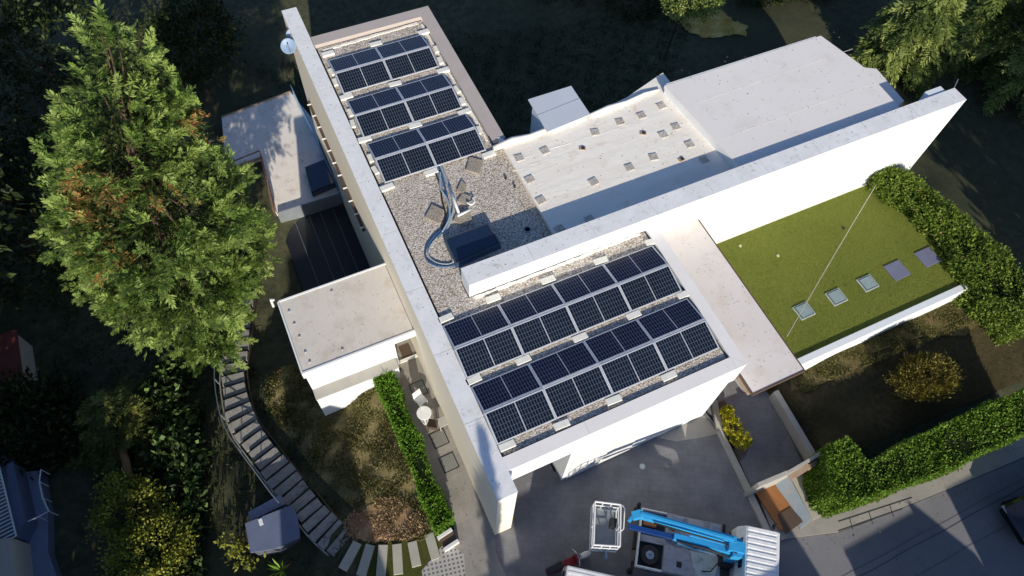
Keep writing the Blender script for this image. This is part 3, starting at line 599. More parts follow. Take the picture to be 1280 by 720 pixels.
# lower terrace slab on the west side
tz = -3.9
ter = XY(tz, (277, 147), (363, 115), (392, 150))+[(-.68, 24.0), (-.68, 20.3)]+XY(tz, (345, 266), (327, 197), (283, 212)); 
MB().prism(ter, tz-.3, tz).build('lower_terrace', MT['terraceroof'], H)
m = MB(); q = [Vector((*p, tz+.02)) for p in ter]
for i in (0, 5, 6): MB().bar(q[i], q[(i+1) % len(q)], .07, .1).build('terrace_edge', MT['woodtan'], H)
m = MB(); A, B = at(330, 196, tz), at(346, 268, tz)
for i in range(15):
    p = A.lerp(B, i/14); m.bar(p+Vector((-.10, 0, -.12)), p+Vector((-.10, 0, .55)), .03)
m.bar(A+Vector((-.1, 0, .55)), B+Vector((-.1, 0, .55)), .05); m.bar(at(285, 212, tz)+Vector((0, -.1, .55)), A+Vector((-.1, 0, .55)), .05); m.build('terrace_railing', plain('brown_rail', (.20, .12, .08), .6), H)
m = MB(); m.prism(XY(tz+.5, (381, 209), (413, 196), (418, 228), (389, 240)), tz+.05, tz+.5); m.build('skylight', MT['glassdark'], H)
m = MB(); A, B = at(363, 106, tz+1.0), at(420, 228, tz+1.0); A.x -= .0; m.bar(A-Vector((0, 0, .45)), B-Vector((0, 0, .45)), .03, .9); m.build('glass_rail', plain('blue_glass_rail', (.16, .36, .6), .2, 0, .6), H)
# dark bracket strip under the west blade wall
m = MB(); m.box(AX0-.13, AX0-.004, 14.2, 22.6, .75, .9); m.build('brise_soleil', MT['brownedge'], H)
m = MB()
for i in range(11): y = 14.3+i*.8; m.bar((AX0-.2, y, .92), (AX0-.01, y, .92), .05, .05)
m.build('bracket', MT['whitepl'], H)
# glazed court between terrace and annex, its shade put into a near-black colour
hb('court_glazing', MT['dark'], (-4.2, -.68, 11.5, 20.1, -5.3, -4.6))
m = MB()
for x in (-3.4, -2.6, -2.0, -1.3): m.bar((x, 11.6, -4.57), (x, 20.0, -4.57), .05, .05)
m.build('glazing_bar', plain('dim_bar', (.10, .11, .13), .5), H)
hb('annex_window', MT['glass'], (-2.2, -.7, 10.91, 10.95, -1.0, 1.8))
hb('roof_edge_rail', MT['pipe'], (-4.1, -.7, 20.12, 20.18, -4.6, -3.6))
# annex-side windows on the bright garage front
g = hb('garage_door', basic('garage_door_white', (.72, .72, .72), .6, var=.04), (2.7, 5.5, .765, .797, 0.02, 2.5))
m = MB()
for i in range(1, 5): m.box(2.7, 5.5, .752, .763, i*.5, i*.5+.03)
m.build('door_rib', MT['white'], g)
# ================================================================== SOLAR PANELS
ORD = ['leftmost', 'second from the left', 'third from the left', 'fourth from the left']
TILT_D = 1.035; ZF, ZR_ = 5.35, 5.58
def panel(x0, x1, ya, za, yb, zb, cellm, label, group):
    """one framed module between its lower edge (ya, za) and upper edge (yb, zb)"""
    t = thing('solar_panel', label, 'solar panel', ((x0+x1)/2, (ya+yb)/2, (za+zb)/2), 0, group); c = t.location
    def p(u, v, h=0): return (x0+(x1-x0)*u-c[0], ya+(yb-ya)*v-c[1], za+(zb-za)*v+h-c[2])
    fu = .036/(x1-x0); fv = .036/1.06; m = MB()
    # frame: an outer ring with thickness
    for (u0, u1, v0, v1) in ((0, 1, 0, fv), (0, 1, 1-fv, 1), (0, fu, fv, 1-fv), (1-fu, 1, fv, 1-fv)):
        i = len(m.v); m.v += [p(u0, v0, -.035), p(u1, v0, -.035), p(u1, v1, -.035), p(u0, v1, -.035), p(u0, v0), p(u1, v0), p(u1, v1), p(u0, v1)]
        m.f += [(i+3, i+2, i+1, i), (i+4, i+5, i+6, i+7), (i, i+1, i+5, i+4), (i+1, i+2, i+6, i+5), (i+2, i+3, i+7, i+6), (i+3, i, i+4, i+7)]
    m.build('frame', MT['frame'], t)
    pts = [p(fu, fv, -.004), p(1-fu, fv, -.004), p(1-fu, 1-fv, -.004), p(fu, 1-fv, -.004)]
    me = bpy.data.meshes.new('cell_sheet'); me.from_pydata(pts, [], [(0, 1, 2, 3) if yb > ya else (3, 2, 1, 0)]); me.materials.append(cellm)
    uv = me.uv_layers.new(name='UVMap'); order = [(0, 0), (1, 0), (1, 1), (0, 1)] if yb > ya else [(0, 1), (1, 1), (1, 0), (0, 0)]
    for l, q in zip(uv.data, order): l.uv = q
    o = bpy.data.objects.new('cell_sheet', me); COL.objects.link(o); o.parent = t
ARR = [('wide array by the front fascia', .03, 2.665, 4, 2.1), ('wide array by the tall blade wall', .024, 5.135, 4, 2.1),
       ('long wing array beside the bare gravel', .30, 13.86, 2, 2.13), ('middle array of the long wing', .30, 16.34, 2, 2.13), ('long wing array by the tan parapet', .30, 18.92, 2, 2.13)]
for nm, x0, yr, n, wd in ARR:
    grp = 'solar panels of the '+nm
    for k in range(n):
        a, b = x0+k*wd+.010, x0+(k+1)*wd-.010
        jz = [random.uniform(-.012, .012) for _ in range(4)]; od = ORD[k] if n == 4 else ('left' if k == 0 else 'right')
        panel(a, b, yr-.035-TILT_D, ZF+jz[0], yr-.035, ZR_+jz[1], MT['cellS'], f'{od} panel, paler near row, {nm}', grp)
        panel(a, b, yr+.035+TILT_D, ZF+jz[2], yr+.035, ZR_+jz[3], MT['cellN'], f'{od} panel, darker far row, {nm}', grp)
    r = thing('mounting_rail', 'aluminium mounting rails under the '+nm, 'solar mounting', (x0, yr, 5.23), 0, 'aluminium mounting rails under the solar arrays')
    m = MB(); m.bar((0, 0, .325), (n*wd, 0, .325), .05, .04); m.build('ridge_rail', MT['frame'], r)
    for k in range(n+1):
        x = k*wd; m = MB()
        m.bar((x, -1.12, .03), (x, 1.12, .03), .04, .04); m.bar((x, 0, .03), (x, 0, .32), .04)
        m.bar((x, -1.05, .085), (x, -.03, .325), .04, .03); m.bar((x, 1.05, .085), (x, .03, .325), .04, .03); m.build('base_rail', MT['pipe'], r)
    
BAL = [('behind the wide array by the tall blade wall', [(616.5, 373), (685, 350), (751, 326), (815, 302), (557, 398)]),
 ('in the gravel strip between the two wide solar arrays', [(592, 475), (654, 450), (725, 422), (792, 394), (855, 368)]),
 ('in front of the wide array by the white fascia', [(634, 557), (702, 531), (767, 500), (836, 470)]),
 ('above the far end array by the tan parapet', [(410, 67), (470, 55), (530, 40)]),
 ('above the middle array of the long wing', [(433, 121), (494, 105), (554, 88)]),
 ('below the middle array of the long wing', [(456, 174), (519, 157), (580, 140)]),
 ('where the long wing arrays meet the bare gravel', [(484, 234), (539, 215), (611, 193)])]
for wh, px in BAL:
    ordn = ['first', 'second', 'third', 'fourth', 'fifth']
    for i, q in enumerate(sorted(px)):
        c = at(*q, 5.3); m = MB(); m.box(-.27, .27, -.12, .12, 0, .10)
        o = m.build('ballast_block', MT['ballast'], None, .012); o.location = (c.x, c.y, 5.242); o.rotation_euler.z = random.uniform(-.06, .06)
        tag(o, f'{ordn[i]} pale concrete block from left, {wh}', 'ballast block', 'ballast blocks '+wh)
ORN = ['first', 'second', 'third', 'fourth', 'fifth', 'sixth']
# small clutter along the sides of the arrays
SIDE = [(415, 90), (419, 103), (438, 141), (441, 155), (463, 198), (469, 213), (545, 62), (550, 76), (571, 112), (577, 127), (598, 163), (848, 330), (862, 352), (893, 405), (905, 430)]
for i, q in enumerate(SIDE):
    c = at(*q, 5.28); o = MB().box(-.09, .09, -.2, .2, 0, .09).build('side_weight', MT['ballast'], None, .01); o.location = (c.x, c.y, 5.242); o.rotation_euler.z = random.uniform(-.2, .2)
    tag(o, ('small weight left of the long wing arrays, %s from far end' % ORN[i]) if i < 6 else (('small weight right of the long wing arrays, %s from far end' % ORN[i-6]) if i < 11 else ('small weight right of the wide arrays, %s from the tall blade wall' % ORN[i-11])), 'weight', 'small weights beside the solar arrays')
# ------------------------------------------------------------------ roof clutter
PAV = [([(582, 213), (587, 197), (604, 201), (599, 218)], 'square grey paver lying alone beside the right solar array'),
       ([(571, 238), (577, 226), (583, 232), (579, 244)], 'small grey paver beside the top of the white pipe'),
       ([(571, 252), (578, 242), (589, 246), (584, 258)], 'grey paver right of the white pipe by the white elbow'),
       ([(531, 272), (540, 256), (555, 263), (548, 280)], 'grey paver left of the cable bundle on the gravel'),
       ([(566, 277), (573, 263), (586, 262), (590, 274), (583, 283)], 'large grey paver under the white pipe end next to the dark skylight')]
for px, lb in PAV:
    pts = XY(5.28, *px); cx, cy = sum(p[0] for p in pts)/len(pts), sum(p[1] for p in pts)/len(pts)
    o = MB().prism([(p[0]-cx, p[1]-cy) for p in pts], 0, .085).build('paving_slab', MT['paver'], None, .008); o.location = (cx, cy, 5.242); tag(o, lb, 'paver', 'loose pavers on the gravel roof')
def rope(name, px, r, mat, label, cat, z=5.29, n=10, zf=None):
    pts = [at(a, b, z) for a, b in px]; out = []
    for i in range(len(pts)-1):
        p0, p1, p2, p3 = pts[max(i-1, 0)], pts[i], pts[i+1], pts[min(i+2, len(pts)-1)]
        for k in range(n):
            t = k/n; out.append(.5*((2*p1)+(p2-p0)*t+(2*p0-5*p1+4*p2-p3)*t*t+(3*p1-p0-3*p2+p3)*t**3))
    out.append(pts[-1]); m = MB().tube(out, r, 7); return tag(m.build(name, mat, None, smooth=True), label, cat)
rope('cable', [(546, 205), (553, 222), (558, 242), (561, 262), (556, 284), (545, 297)], .045, MT['bluecable'], 'blue cable running down the middle of the gravel into the loop', 'cable')
rope('cable', [(549, 203), (556, 220), (563, 240), (567, 258), (562, 278), (556, 292)], .05, MT['greycable'], 'grey cable on the right of the cable bundle', 'cable')
rope('cable', [(543, 212), (550, 232), (553, 252), (557, 270), (551, 288)], .035, MT['black'], 'black cable on the left of the cable bundle', 'cable')
rope('cable', [(550, 215), (551, 235), (559, 250), (562, 270), (553, 290)], .04, MT['greycable'], 'grey cable snaking through the middle of the cable bundle', 'cable', 5.34)
rope('cable', [(556, 284), (542, 296), (533, 310), (533, 324), (545, 332), (562, 333), (571, 328)], .035, MT['bluecable'], 'blue cable loop swinging left of the dark skylight', 'cable')
rope('cable', [(553, 288), (545, 298), (537, 309), (536, 320), (546, 328), (560, 330), (570, 326)], .022, MT['greycable'], 'thin grey cable loop inside the blue loop', 'cable')
m = MB(); a, b = at(562, 234, 5.4), at(574, 268, 5.4); m.tube([a, b], .05, 10); tag(m.build('pipe', MT['whitepl'], None, smooth=True), 'straight white pipe lying along the cable bundle', 'pipe')
m = MB(); a, b = at(572, 270, 5.42), at(588, 262, 5.42); m.tube([a, b], .05, 10); tag(m.build('pipe', MT['whitepl'], None, smooth=True), 'short white pipe lying across the large paver', 'pipe')
rope('pipe', [(584, 253), (589, 256), (593, 252), (591, 247)], .035, MT['whitepl'], 'small white hooked vent elbow on the gravel', 'pipe', 5.4, 5)
m = MB(); c = at(543, 205, 5.1); d = at(553, 238, 5.1); m.bar((c.x, c.y, 5.28), (d.x, d.y, 5.28), .12, .06); tag(m.build('cable_tray', MT['pipe']), 'metal cable tray leaving the southern solar array of the wing', 'cable tray')
# dark roof skylight
sk = XY(5.52, (556, 299), (610, 279), (625, 305), (570, 330)); cx, cy = sum(p[0] for p in sk)/4, sum(p[1] for p in sk)/4
t = thing('roof_skylight', 'low dark glass skylight on the gravel in the corner of the blade wall', 'skylight', (cx, cy, 5.24)); q = [(p[0]-cx, p[1]-cy) for p in sk]
MB().prism([(a*1.03, b*1.05) for a, b in q], 0, .26).build('kerb', MT['steelblue'], t, .01)
MB().prism([(a*.92, b*.88) for a, b in q], .262, .32).build('pane', MT['glassdark'], t, .01)
m = MB()
for i in range(4):
    a, b = q[i], q[(i+1) % 4]; m.bar((a[0]*.985, a[1]*.97, .285), (b[0]*.985, b[1]*.97, .285), .06, .05)
m.build('frame', plain('skylight_frame', (.06, .075, .10), .4), t)
c = at(568, 327, 5.3); o = MB().box(-.06, .06, -.06, .06, 0, .2).build('junction_box', MT['whitepl'], None, .01); o.location = (c.x, c.y, 5.242); tag(o, 'tiny white junction box at the corner of the dark skylight', 'junction box')
c = at(659, 289, 5.15); m = MB(); m.lathe([(.14, 0), (.14, .05), (.11, .05), (.11, .0)], 20); o = m.build('vent_ring', MT['pipe'], None, smooth=False); o.location = (c.x, c.y, 5.242); tag(o, 'round vent ring in the shaded gravel', 'vent')
for i, q_ in enumerate(((632, 226), (643, 236))):
    c = at(*q_, 5.15); m = MB(); m.tube([(0, 0, 0), (0, 0, .09)], .035, 8); m.lathe([(.05, .09), (.05, .11), (.02, .125)], 10); o = m.build('vent_pipe', MT['black'], None); o.location = (c.x, c.y, 5.24)
    tag(o, ('upper' if i == 0 else 'lower')+' small dark vent stub near the membrane edge', 'vent pipe', 'dark vent stubs on the gravel')
# membrane pads
PADS = [(649, 197), (681, 188), (744, 165), (775, 152), (802, 144), (827, 132), (829, 168), (845, 158), (862, 180), (817, 196), (787, 209), (662, 224), (676, 250), (742, 227), (880, 199), (700, 286), (737, 274)]
for i, q_ in enumerate(PADS):
    c = at(*q_, 5.46); a = random.uniform(-.25, .25); m = MB(); m.box(-.17, .17, -.16, .16, 0, .045); o = m.build('membrane_pad', MT['pad'], None, .006); o.location = (c.x, c.y, 5.425); o.rotation_euler.z = a
    near = ['far left corner', 'far left, beside the white hatch', 'right of the white hatch', 'second to the right of the hatch', 'third to the right of the hatch', 'far right corner, by the big flat roof', 'left one beside the right drain', 'right one beside the right drain', 'closest to the big flat roof', 'just above the shadow, right of centre', 'above the shadow line, near the middle', 'upper one next to the gravel edge', 'lower one next to the gravel edge', 'above the shadow line, left of centre', 'shaded, by the big flat roof', 'shaded, left of two', 'shaded, right of two'][i]
    tag(o, 'gritty square pad on the white membrane roof, '+near, 'roof pad', 'square pads on the membrane roof')
for i, (q_, nm) in enumerate((((804, 166), 'middle'), ((728, 185), 'left'), ((852, 199), 'right'))):
    c = at(*q_, 5.46); t = thing('roof_drain', f'{nm} brown drain outlet in the white membrane roof', 'drain', (c.x, c.y, 5.43), random.uniform(-.6, .6), 'drain outlets in the membrane roof')
    MB().box(-.13, .13, -.09, .09, 0, .03).build('cover', MT['woodtan'], t, .008); MB().box(-.03, .09, -.06, .05, .031, .06).build('grille', MT['black'], t)
# white sheet hatch
hz = 5.66; hp = XY(hz, (660, 124), (714, 107), (738, 143), (684, 165)); cx, cy = sum(p[0] for p in hp)/4, sum(p[1] for p in hp)/4
t = thing('roof_hood', 'pale sheet metal hood standing at the far edge of the membrane roof', 'roof hood', (cx, cy, 5.0)); q = [(p[0]-cx, p[1]-cy) for p in hp]
MB().prism(q, .60, .66).build('lid', basic('hood_sheet', (.56, .60, .66), .5, var=.04), t, .01)
MB().prism([(a*.86, b*.86-.05) for a, b in q], -1.5, .598).build('body', MT['white'], t)
m = MB(); a = Vector((*q[0], .662)).lerp(Vector((*q[3], .662)), .5); b = Vector((*q[1], .662)).lerp(Vector((*q[2], .662)), .45); m.bar(a, b, .02, .012); m.build('seam', MT['pipe'], t)
# satellite dishes
for i, (px, py, r, lb) in enumerate(((361, 58, .34, 'lower blue grey satellite dish at the far end of the west blade wall'), (366, 44, .28, 'upper satellite dish, half hidden by the west blade wall coping'))):
    c = at(px, py, 4.9); t = thing('satellite_dish', lb, 'satellite dish', tuple(c), 0, 'satellite dishes on the west blade wall')
    A = Matrix.Rotation(math.radians(38), 3, 'X') @ Matrix.Rotation(math.radians(-15), 3, 'Y')
    m = MB(); m.lathe([(.02, .0), (r*.5, .02), (r*.85, .065), (r, .10), (r-.015, .105), (r*.8, .075), (r*.45, .035), (.02, .02)], 24, (0, 0, 0), A); m.build('reflector', MT['dish'], t, smooth=True)
    m = MB(); tip = A @ Vector((0, -.1, .42)); m.tube([A @ Vector((0, -r*.9, .09)), tip], .012, 6); m.lathe([(.03, 0), (.03, .08)], 10, tip); m.build('feed_arm', MT['pipe'], t)
    m = MB(); m.tube([(0, 0, 0), (.0, -.02, -.3), (.25, -.02, -.45)], .025, 8); m.build('bracket', MT['pipe'], t)
# roof-lawn rooflights
RL = [((484, 548), (520, 545), (557, 592), (508, 614), 0, 'glass rooflight in the turf nearest the canopy, crossed by the cable'), ((587, 515), (632, 497), (668, 547), (628, 565), 0, 'glass rooflight in the turf, second from the canopy'), ((697, 468), (740, 449), (777, 497), (738, 517), 0, 'glass rooflight in the turf, middle of the row of five'),
      ((793, 418), (842, 400), (885, 460), (840, 477), 1, 'grey blue covered rooflight, second from the vine hedge'), ((902, 375), (948, 352), (992, 410), (945, 432), 1, 'grey blue covered rooflight nearest the vine hedge')]
for a, b, c_, d, solid, lb in RL:
    conv = lambda q: (820+q[0]/2.7826, 180+q[1]/2.7826)
    pts = XY(1.86, conv(a if solid or a != (484, 548) else (478, 565)), conv(b), conv(c_), conv(d)); cx, cy = sum(p[0] for p in pts)/4, sum(p[1] for p in pts)/4
    sx, sy = (.36, .33) if not solid else (.42, .40)
    t = thing('rooflight', lb, 'rooflight', (cx, cy, 1.8), .02, 'rooflights in the turf terrace')
    if solid: MB().box(-sx, sx, -sy, sy, 0, .05).build('cover', basic('slate_cover', (.17, .175, .26), .6, var=.06, scale=3), t, .008)
    else:
        MB().box(-sx, sx, -sy, sy, 0, .05).build('kerb', plain('rooflight_kerb', (.42, .47, .46), .5), t, .01); MB().box(-sx*.86, sx*.86, -sy*.86, sy*.86, .051, .06).build('gasket', MT['black'], t)
        MB().box(-sx*.78, sx*.78, -sy*.78, sy*.78, .061, .075).build('pane', plain('frosted_pane', (.28, .36, .36), .25, 0, .6), t)
for q_, lb in (((424, 388), 'small round pale spotlight in the turf, left of the cable'), ((293, 354), 'tiny pale spotlight in the turf near the canopy corner'), ((652, 292), 'dark round spotlight in the turf beside the cable')):
    c = at(820+q_[0]/2.7826, 180+q_[1]/2.7826, 1.82); m = MB(); m.lathe([(.07, 0), (.07, .03), (.05, .045), (.02, .045)], 14); o = m.build('ground_spotlight', MT['black'] if 'dark' in lb else plain('spot_pale', (.5, .5, .3), .5)); o.location = (c.x, c.y, 1.80); tag(o, lb, 'spotlight')
# cables
A, B = Vector((21.95, 6.93, 2.3)), at(984, 420, 4.52); pts = [A.lerp(B, i/16)+Vector((0, 0, -.25*math.sin(PI*i/16))) for i in range(17)]
tag(MB().tube(pts, .014, 6).build('overhead_cable', plain('pale_cable', (.58, .52, .42), .7)), 'pale cable stretched from the blade wall over the turf to the canopy', 'cable')
A, B = Vector((23.9, 7.6, 6.06)), Vector((24.75, 8.1, 5.9)); tag(MB().tube([A, B], .02, 6).build('wall_spike', MT['pipe']), 'thin metal rod sticking out of the far end of the white blade wall', 'rod')
# ================================================================== STEPS, STONES, TERRACE THINGS
CL = [(425, 677), (407, 662), (392, 645), (378, 626), (362, 608), (348, 590), (335, 573), (322, 556), (310, 540), (301, 523), (296, 505), (293, 487), (291, 470), (292, 453), (295, 437), (297, 421), (299, 406), (301, 392), (303, 378), (305, 364)]
def resample(p, m):
    p = [Vector(q) for q in p]; L = [0]
    for a, b in zip(p, p[1:]): L.append(L[-1]+(b-a).length)
    out = []
    for i in range(m):
        d = L[-1]*i/(m-1); k = max(j for j in range(len(L)) if L[j] <= d+1e-6); k = min(k, len(p)-2); out.append(tuple(p[k].lerp(p[k+1], (d-L[k])/(L[k+1]-L[k]))))
    return out
CL = resample(CL, 27)
t = thing('garden_stair', 'long curving outdoor stair of weathered slabs going down beside the annex', 'stair', tuple(at(425, 677, 0)))
base = Vector(t.location); n = len(CL)
zs = [-.02-3.75*i/(n-1) for i in range(n)]; pc = [at(*q, z) for q, z in zip(CL, zs)]
for i in range(n):
    d = (pc[min(i+1, n-1)]-pc[max(i-1, 0)]); d.z = 0; d.normalize(); s_ = Vector((-d.y, d.x, 0)); hw = .52+.05*math.sin(i); L = ((pc[min(i+1, n-1)]-pc[max(i-1, 0)]).length/(2 if 0 < i < n-1 else 1))*.36
    c = pc[i]-base; m = MB(); m.prism([tuple((c-d*L-s_*hw))[:2], tuple((c+d*L-s_*hw))[:2], tuple((c+d*L+s_*hw))[:2], tuple((c-d*L+s_*hw))[:2]], zs[i]-.16, zs[i]+.02)
    m.build('step', MT['step'], t, .012)
for s2 in (1, -1):
    pr = None; m = MB()
    for i in range(n):
        d = (pc[min(i+1, n-1)]-pc[max(i-1, 0)]); d.z = 0; d.normalize(); s_ = Vector((-d.y, d.x, 0)); q = pc[i]-base+s_*s2*.60+Vector((0, 0, -.14))
        if pr is not None: m.bar(pr, q, .05, .14)
        pr = q
    m.build('stringer', MT['brownedge'] if s2 < 0 else MT['kerb'], t)
m = MB()
pr = None
for i in range(6, n-4):
    d = (pc[i+1]-pc[i-1]); d.z = 0; d.normalize(); s_ = Vector((-d.y, d.x, 0)); q = pc[i]-base-s_*.66*(1 if s_.x > 0 else -1)+Vector((0, 0, .5))
    if i % 3 == 0: m.tube([q-Vector((0, 0, .65)), q], .022, 6)
    if pr is not None: m.tube([pr, q], .022, 6)
    pr = q
m.build('handrail', MT['pipe'], t)
drape('stair_bed', [tuple((pc[i]+Vector((-.9, 0, 0))))[:2] for i in range(n-3)]+[tuple((pc[i]+Vector((.85, 0, 0))))[:2] for i in range(n-4, -1, -1)], MT['ground'], .03)
SP = [((428, 712), (447, 678)), ((451, 720), (463, 681)), ((476, 720), (479, 681)), ((498, 718), (496, 680)), ((521, 708), (515, 677)), ((545, 699), (536, 667))]
for i, (a, b) in enumerate(SP):
    A, B = at(*a, .06), at(*b, .06); d = (B-A).normalized(); s_ = Vector((-d.y, d.x, 0))*.17; L = (B-A).length
    ang = math.atan2(d.y, d.x)-PI/2; o = MB().box(-.17, .17, -L/2, L/2, -.1, .05).build('stepping_stone', MT['stone'], None, .012); c = (A+B)/2; o.location = (c.x, c.y, .045); o.rotation_euler.z = ang
    tag(o, ['leftmost stepping stone at the foot of the stair', 'second stepping stone from the stair', 'third stepping stone from the stair', 'fourth stepping stone from the stair, below the straw mulch', 'fifth stepping stone from the stair', 'stepping stone nearest the hedge planter'][i]+', long pale sandstone slab', 'stepping stone', 'stepping stones below the front lawn')
# terrace furniture
c = at(530, 516, .75); t = thing('round_table', 'round white garden table on the narrow terrace by the hedge', 'table', (c.x, c.y, 0))
MB().lathe([(.27, .70), (.29, .72), (.29, .745), (.27, .755)], 28).build('tabletop', MT['whitepl'], t); MB().lathe([(.22, 0), (.20, .03), (.03, .06), (.03, .70)], 16).build('pedestal', MT['whitepl'], t)
def chair(px, py, rz, lb, mat):
    c = at(px, py, .45); t = thing('garden_chair', lb, 'chair', (c.x, c.y, 0), rz, 'garden chairs on the terrace')
    MB().box(-.2, .2, -.2, .2, .42, .46).build('seat', mat, t, .02); MB().prism([(-.2, .19), (.2, .19), (.2, .23), (-.2, .23)], .47, .85, [(-.18, .25), (.18, .25), (.18, .29), (-.18, .29)]).build('backrest', mat, t, .01)
    for x in (-.17, .17):
        for y in (-.17, .17): MB().bar((x, y, 0), (x, y, .42), .035).build('leg', mat, t)
chair(526, 500, .3, 'white garden chair behind the round white table', MT['whitepl'])
chair(541, 530, 2.6, 'dark brown garden chair in front of the round white table', MT['brownedge'])
chair(553, 527, -1.5, 'small grey garden chair against the cream wall', MT['kerb'])
for i, (a, b, lb) in enumerate(((549, 548, 'upper square floor hatch in the terrace paving'), (561, 578, 'lower square floor hatch in the terrace paving'), (523, 486, 'square floor hatch behind the garden table'))):
    c = at(a, b, .02); t = thing('floor_hatch', lb, 'floor hatch', (c.x, c.y, 0), .03, 'square floor hatches in the terrace')
    MB().box(-.31, .31, -.33, .33, .0, .014).build('frame', MT['dark'], t); MB().box(-.275, .275, -.295, .295, .0145, .022).build('lid', basic('hatch_lid', (.22, .22, .20), .8), t)
c = at(560, 674, .3); t = thing('planter_box', 'low white and brown timber planter box at the near end of the clipped hedge', 'planter', (c.x, c.y, 0), .15)
MB().box(-.3, .3, .17, .3, 0, .32).build('side_board', MT['whitepl'], t, .01); MB().box(-.3, .3, -.3, -.17, 0, .32).build('side_board', MT['whitepl'], t, .01); MB().box(-.28, .28, -.168, .168, 0, .22).build('soil_box', MT['brownedge'], t)
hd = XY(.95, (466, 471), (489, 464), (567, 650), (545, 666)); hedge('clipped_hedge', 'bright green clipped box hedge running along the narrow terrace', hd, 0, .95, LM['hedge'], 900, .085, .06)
# ================================================================== STREET SIDE
hh = [tuple(p) for p in XY(2.3, (1037, 556), (1060, 545), (1086, 576), (1180, 530), (1290, 482), (1290, 540), (1180, 590), (1062, 632), (1043, 618), (1032, 585))]
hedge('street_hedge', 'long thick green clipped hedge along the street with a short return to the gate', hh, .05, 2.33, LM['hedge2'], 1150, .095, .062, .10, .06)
vh = XY(2.6, (1092, 222), (1108, 205), (1135, 212), (1180, 245), (1230, 290), (1290, 348), (1290, 402), (1240, 372), (1212, 345), (1180, 300), (1150, 262))
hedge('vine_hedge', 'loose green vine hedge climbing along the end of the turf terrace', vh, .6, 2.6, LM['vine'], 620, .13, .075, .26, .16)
# gate, walls
wp = XY(.62, (967, 490), (973, 487), (1023, 571), (1017, 575))
tag(MB().prism(wp, -.5, .62).build('retaining_wall', MT['kerb'], None, .01), 'grey concrete retaining wall between the sunken entrance path and the dry lawn', 'wall')
t = thing('gate_wall', 'entrance wall with tan copings at the street end of the sunken path', 'wall', (10.2, -2.5, 0))
def gw(a, b, z, wd, mat, nm, zb=0):
    A, B = at(*a, z), at(*b, z); o = t.location; m = MB(); m.bar((A.x-o[0], A.y-o[1], (z+zb)/2), (B.x-o[0], B.y-o[1], (z+zb)/2), wd, z-zb); m.build(nm, mat, t, .008)
gw((948, 606), (986, 590), 1.6, .16, MT['kerb'], 'pier'); gw((988, 597), (1012, 582), 1.6, .2, MT['woodtan'], 'coping', 1.5); gw((986, 590), (1027, 566), 1.7, .12, MT['kerb'], 'panel'); gw((1010, 585), (1036, 566), 1.5, .16, MT['woodtan'], 'coping', 1.38); gw((1036, 556), (1040, 566), 2.0, .1, MT['whitepl'], 'post')
def flat(name, px, z, h, mat, lb, cat):
    pts = XY(z, *px); cx, cy = sum(p[0] for p in pts)/len(pts), sum(p[1] for p in pts)/len(pts); o = MB().prism([(a-cx, b-cy) for a, b in pts], -h, 0).build(name, mat, None, .008); o.location = (cx, cy, z); return tag(o, lb, cat)
flat('wooden_deck', [(944, 614), (965, 601), (1000, 648), (976, 664)], .16, .14, MT['orangewood'], 'orange brown wooden deck panel just inside the street gate', 'deck')
flat('stone_slab', [(966, 600), (985, 593), (1015, 648), (1001, 661)], .14, .12, MT['bluestone'], 'blue grey stone slab beside the orange brown deck', 'slab')
flat('entrance_paving', [(986, 592), (1020, 578), (1052, 632), (1016, 650)], .12, .1, MT['stone'], 'pale sandstone paving between the blue slab and the street hedge', 'paving')
flat('door_mat', [(972, 643), (988, 634), (1004, 652), (982, 668)], .19, .02, MT['brownedge'], 'dark brown door mat at the street end of the wooden deck', 'mat')
for (a, b, lb) in ((1056, 631, 'small white marker post at the street corner of the hedge'),):
    c = at(a, b, .15); o = MB().lathe([(.05, 0), (.05, .22), (.02, .28)], 12).build('marker_post', MT['whitepl']); o.location = (c.x, c.y, .05); tag(o, lb, 'post')
# yellow shrubs
for i, (px, py, r) in enumerate(((910, 518, .27), (917, 534, .31), (927, 550, .30))):
    c = at(px, py, .75); E_ = [(c.x, c.y, .75, r, r, r*.9), (c.x+.04, c.y-.04, .65, r*.8, r*.7, r*.6), (c.x-.05, c.y+.04, .65, r*.8, r*.7, r*.6)]
    leafy('yellow_shrub', ['greener yellow shrub nearest the white house corner', 'yellow shrub in the middle of three by the kerb', 'brightest yellow shrub, farthest from the house corner'][i], 'shrub', E_, LM['yellow'], (c.x, c.y, 0.05), 70, 30, .045, .075, .05, .04, 'round yellow shrubs beside the driveway kerb', .5)
slab('planting_bed', XY(.06, (893, 505), (906, 500), (936, 560), (926, 575)), -.2, .06, MT['brownedge'])
c = at(1158, 474, 1.6); E_ = [(c.x, c.y, 1.75, .95, .75, .6), (c.x+.6, c.y-.1, 1.6, .65, .6, .5), (c.x-.65, c.y+.15, 1.6, .6, .6, .5), (c.x, c.y+.4, 1.5, .7, .5, .45)]
leafy('olive_bush', 'round olive brown bush standing alone on the shaded dry lawn', 'bush', E_, LM['olive'], (c.x, c.y, .9), 260, 40, .12, .13, .05, .06, None, .6)
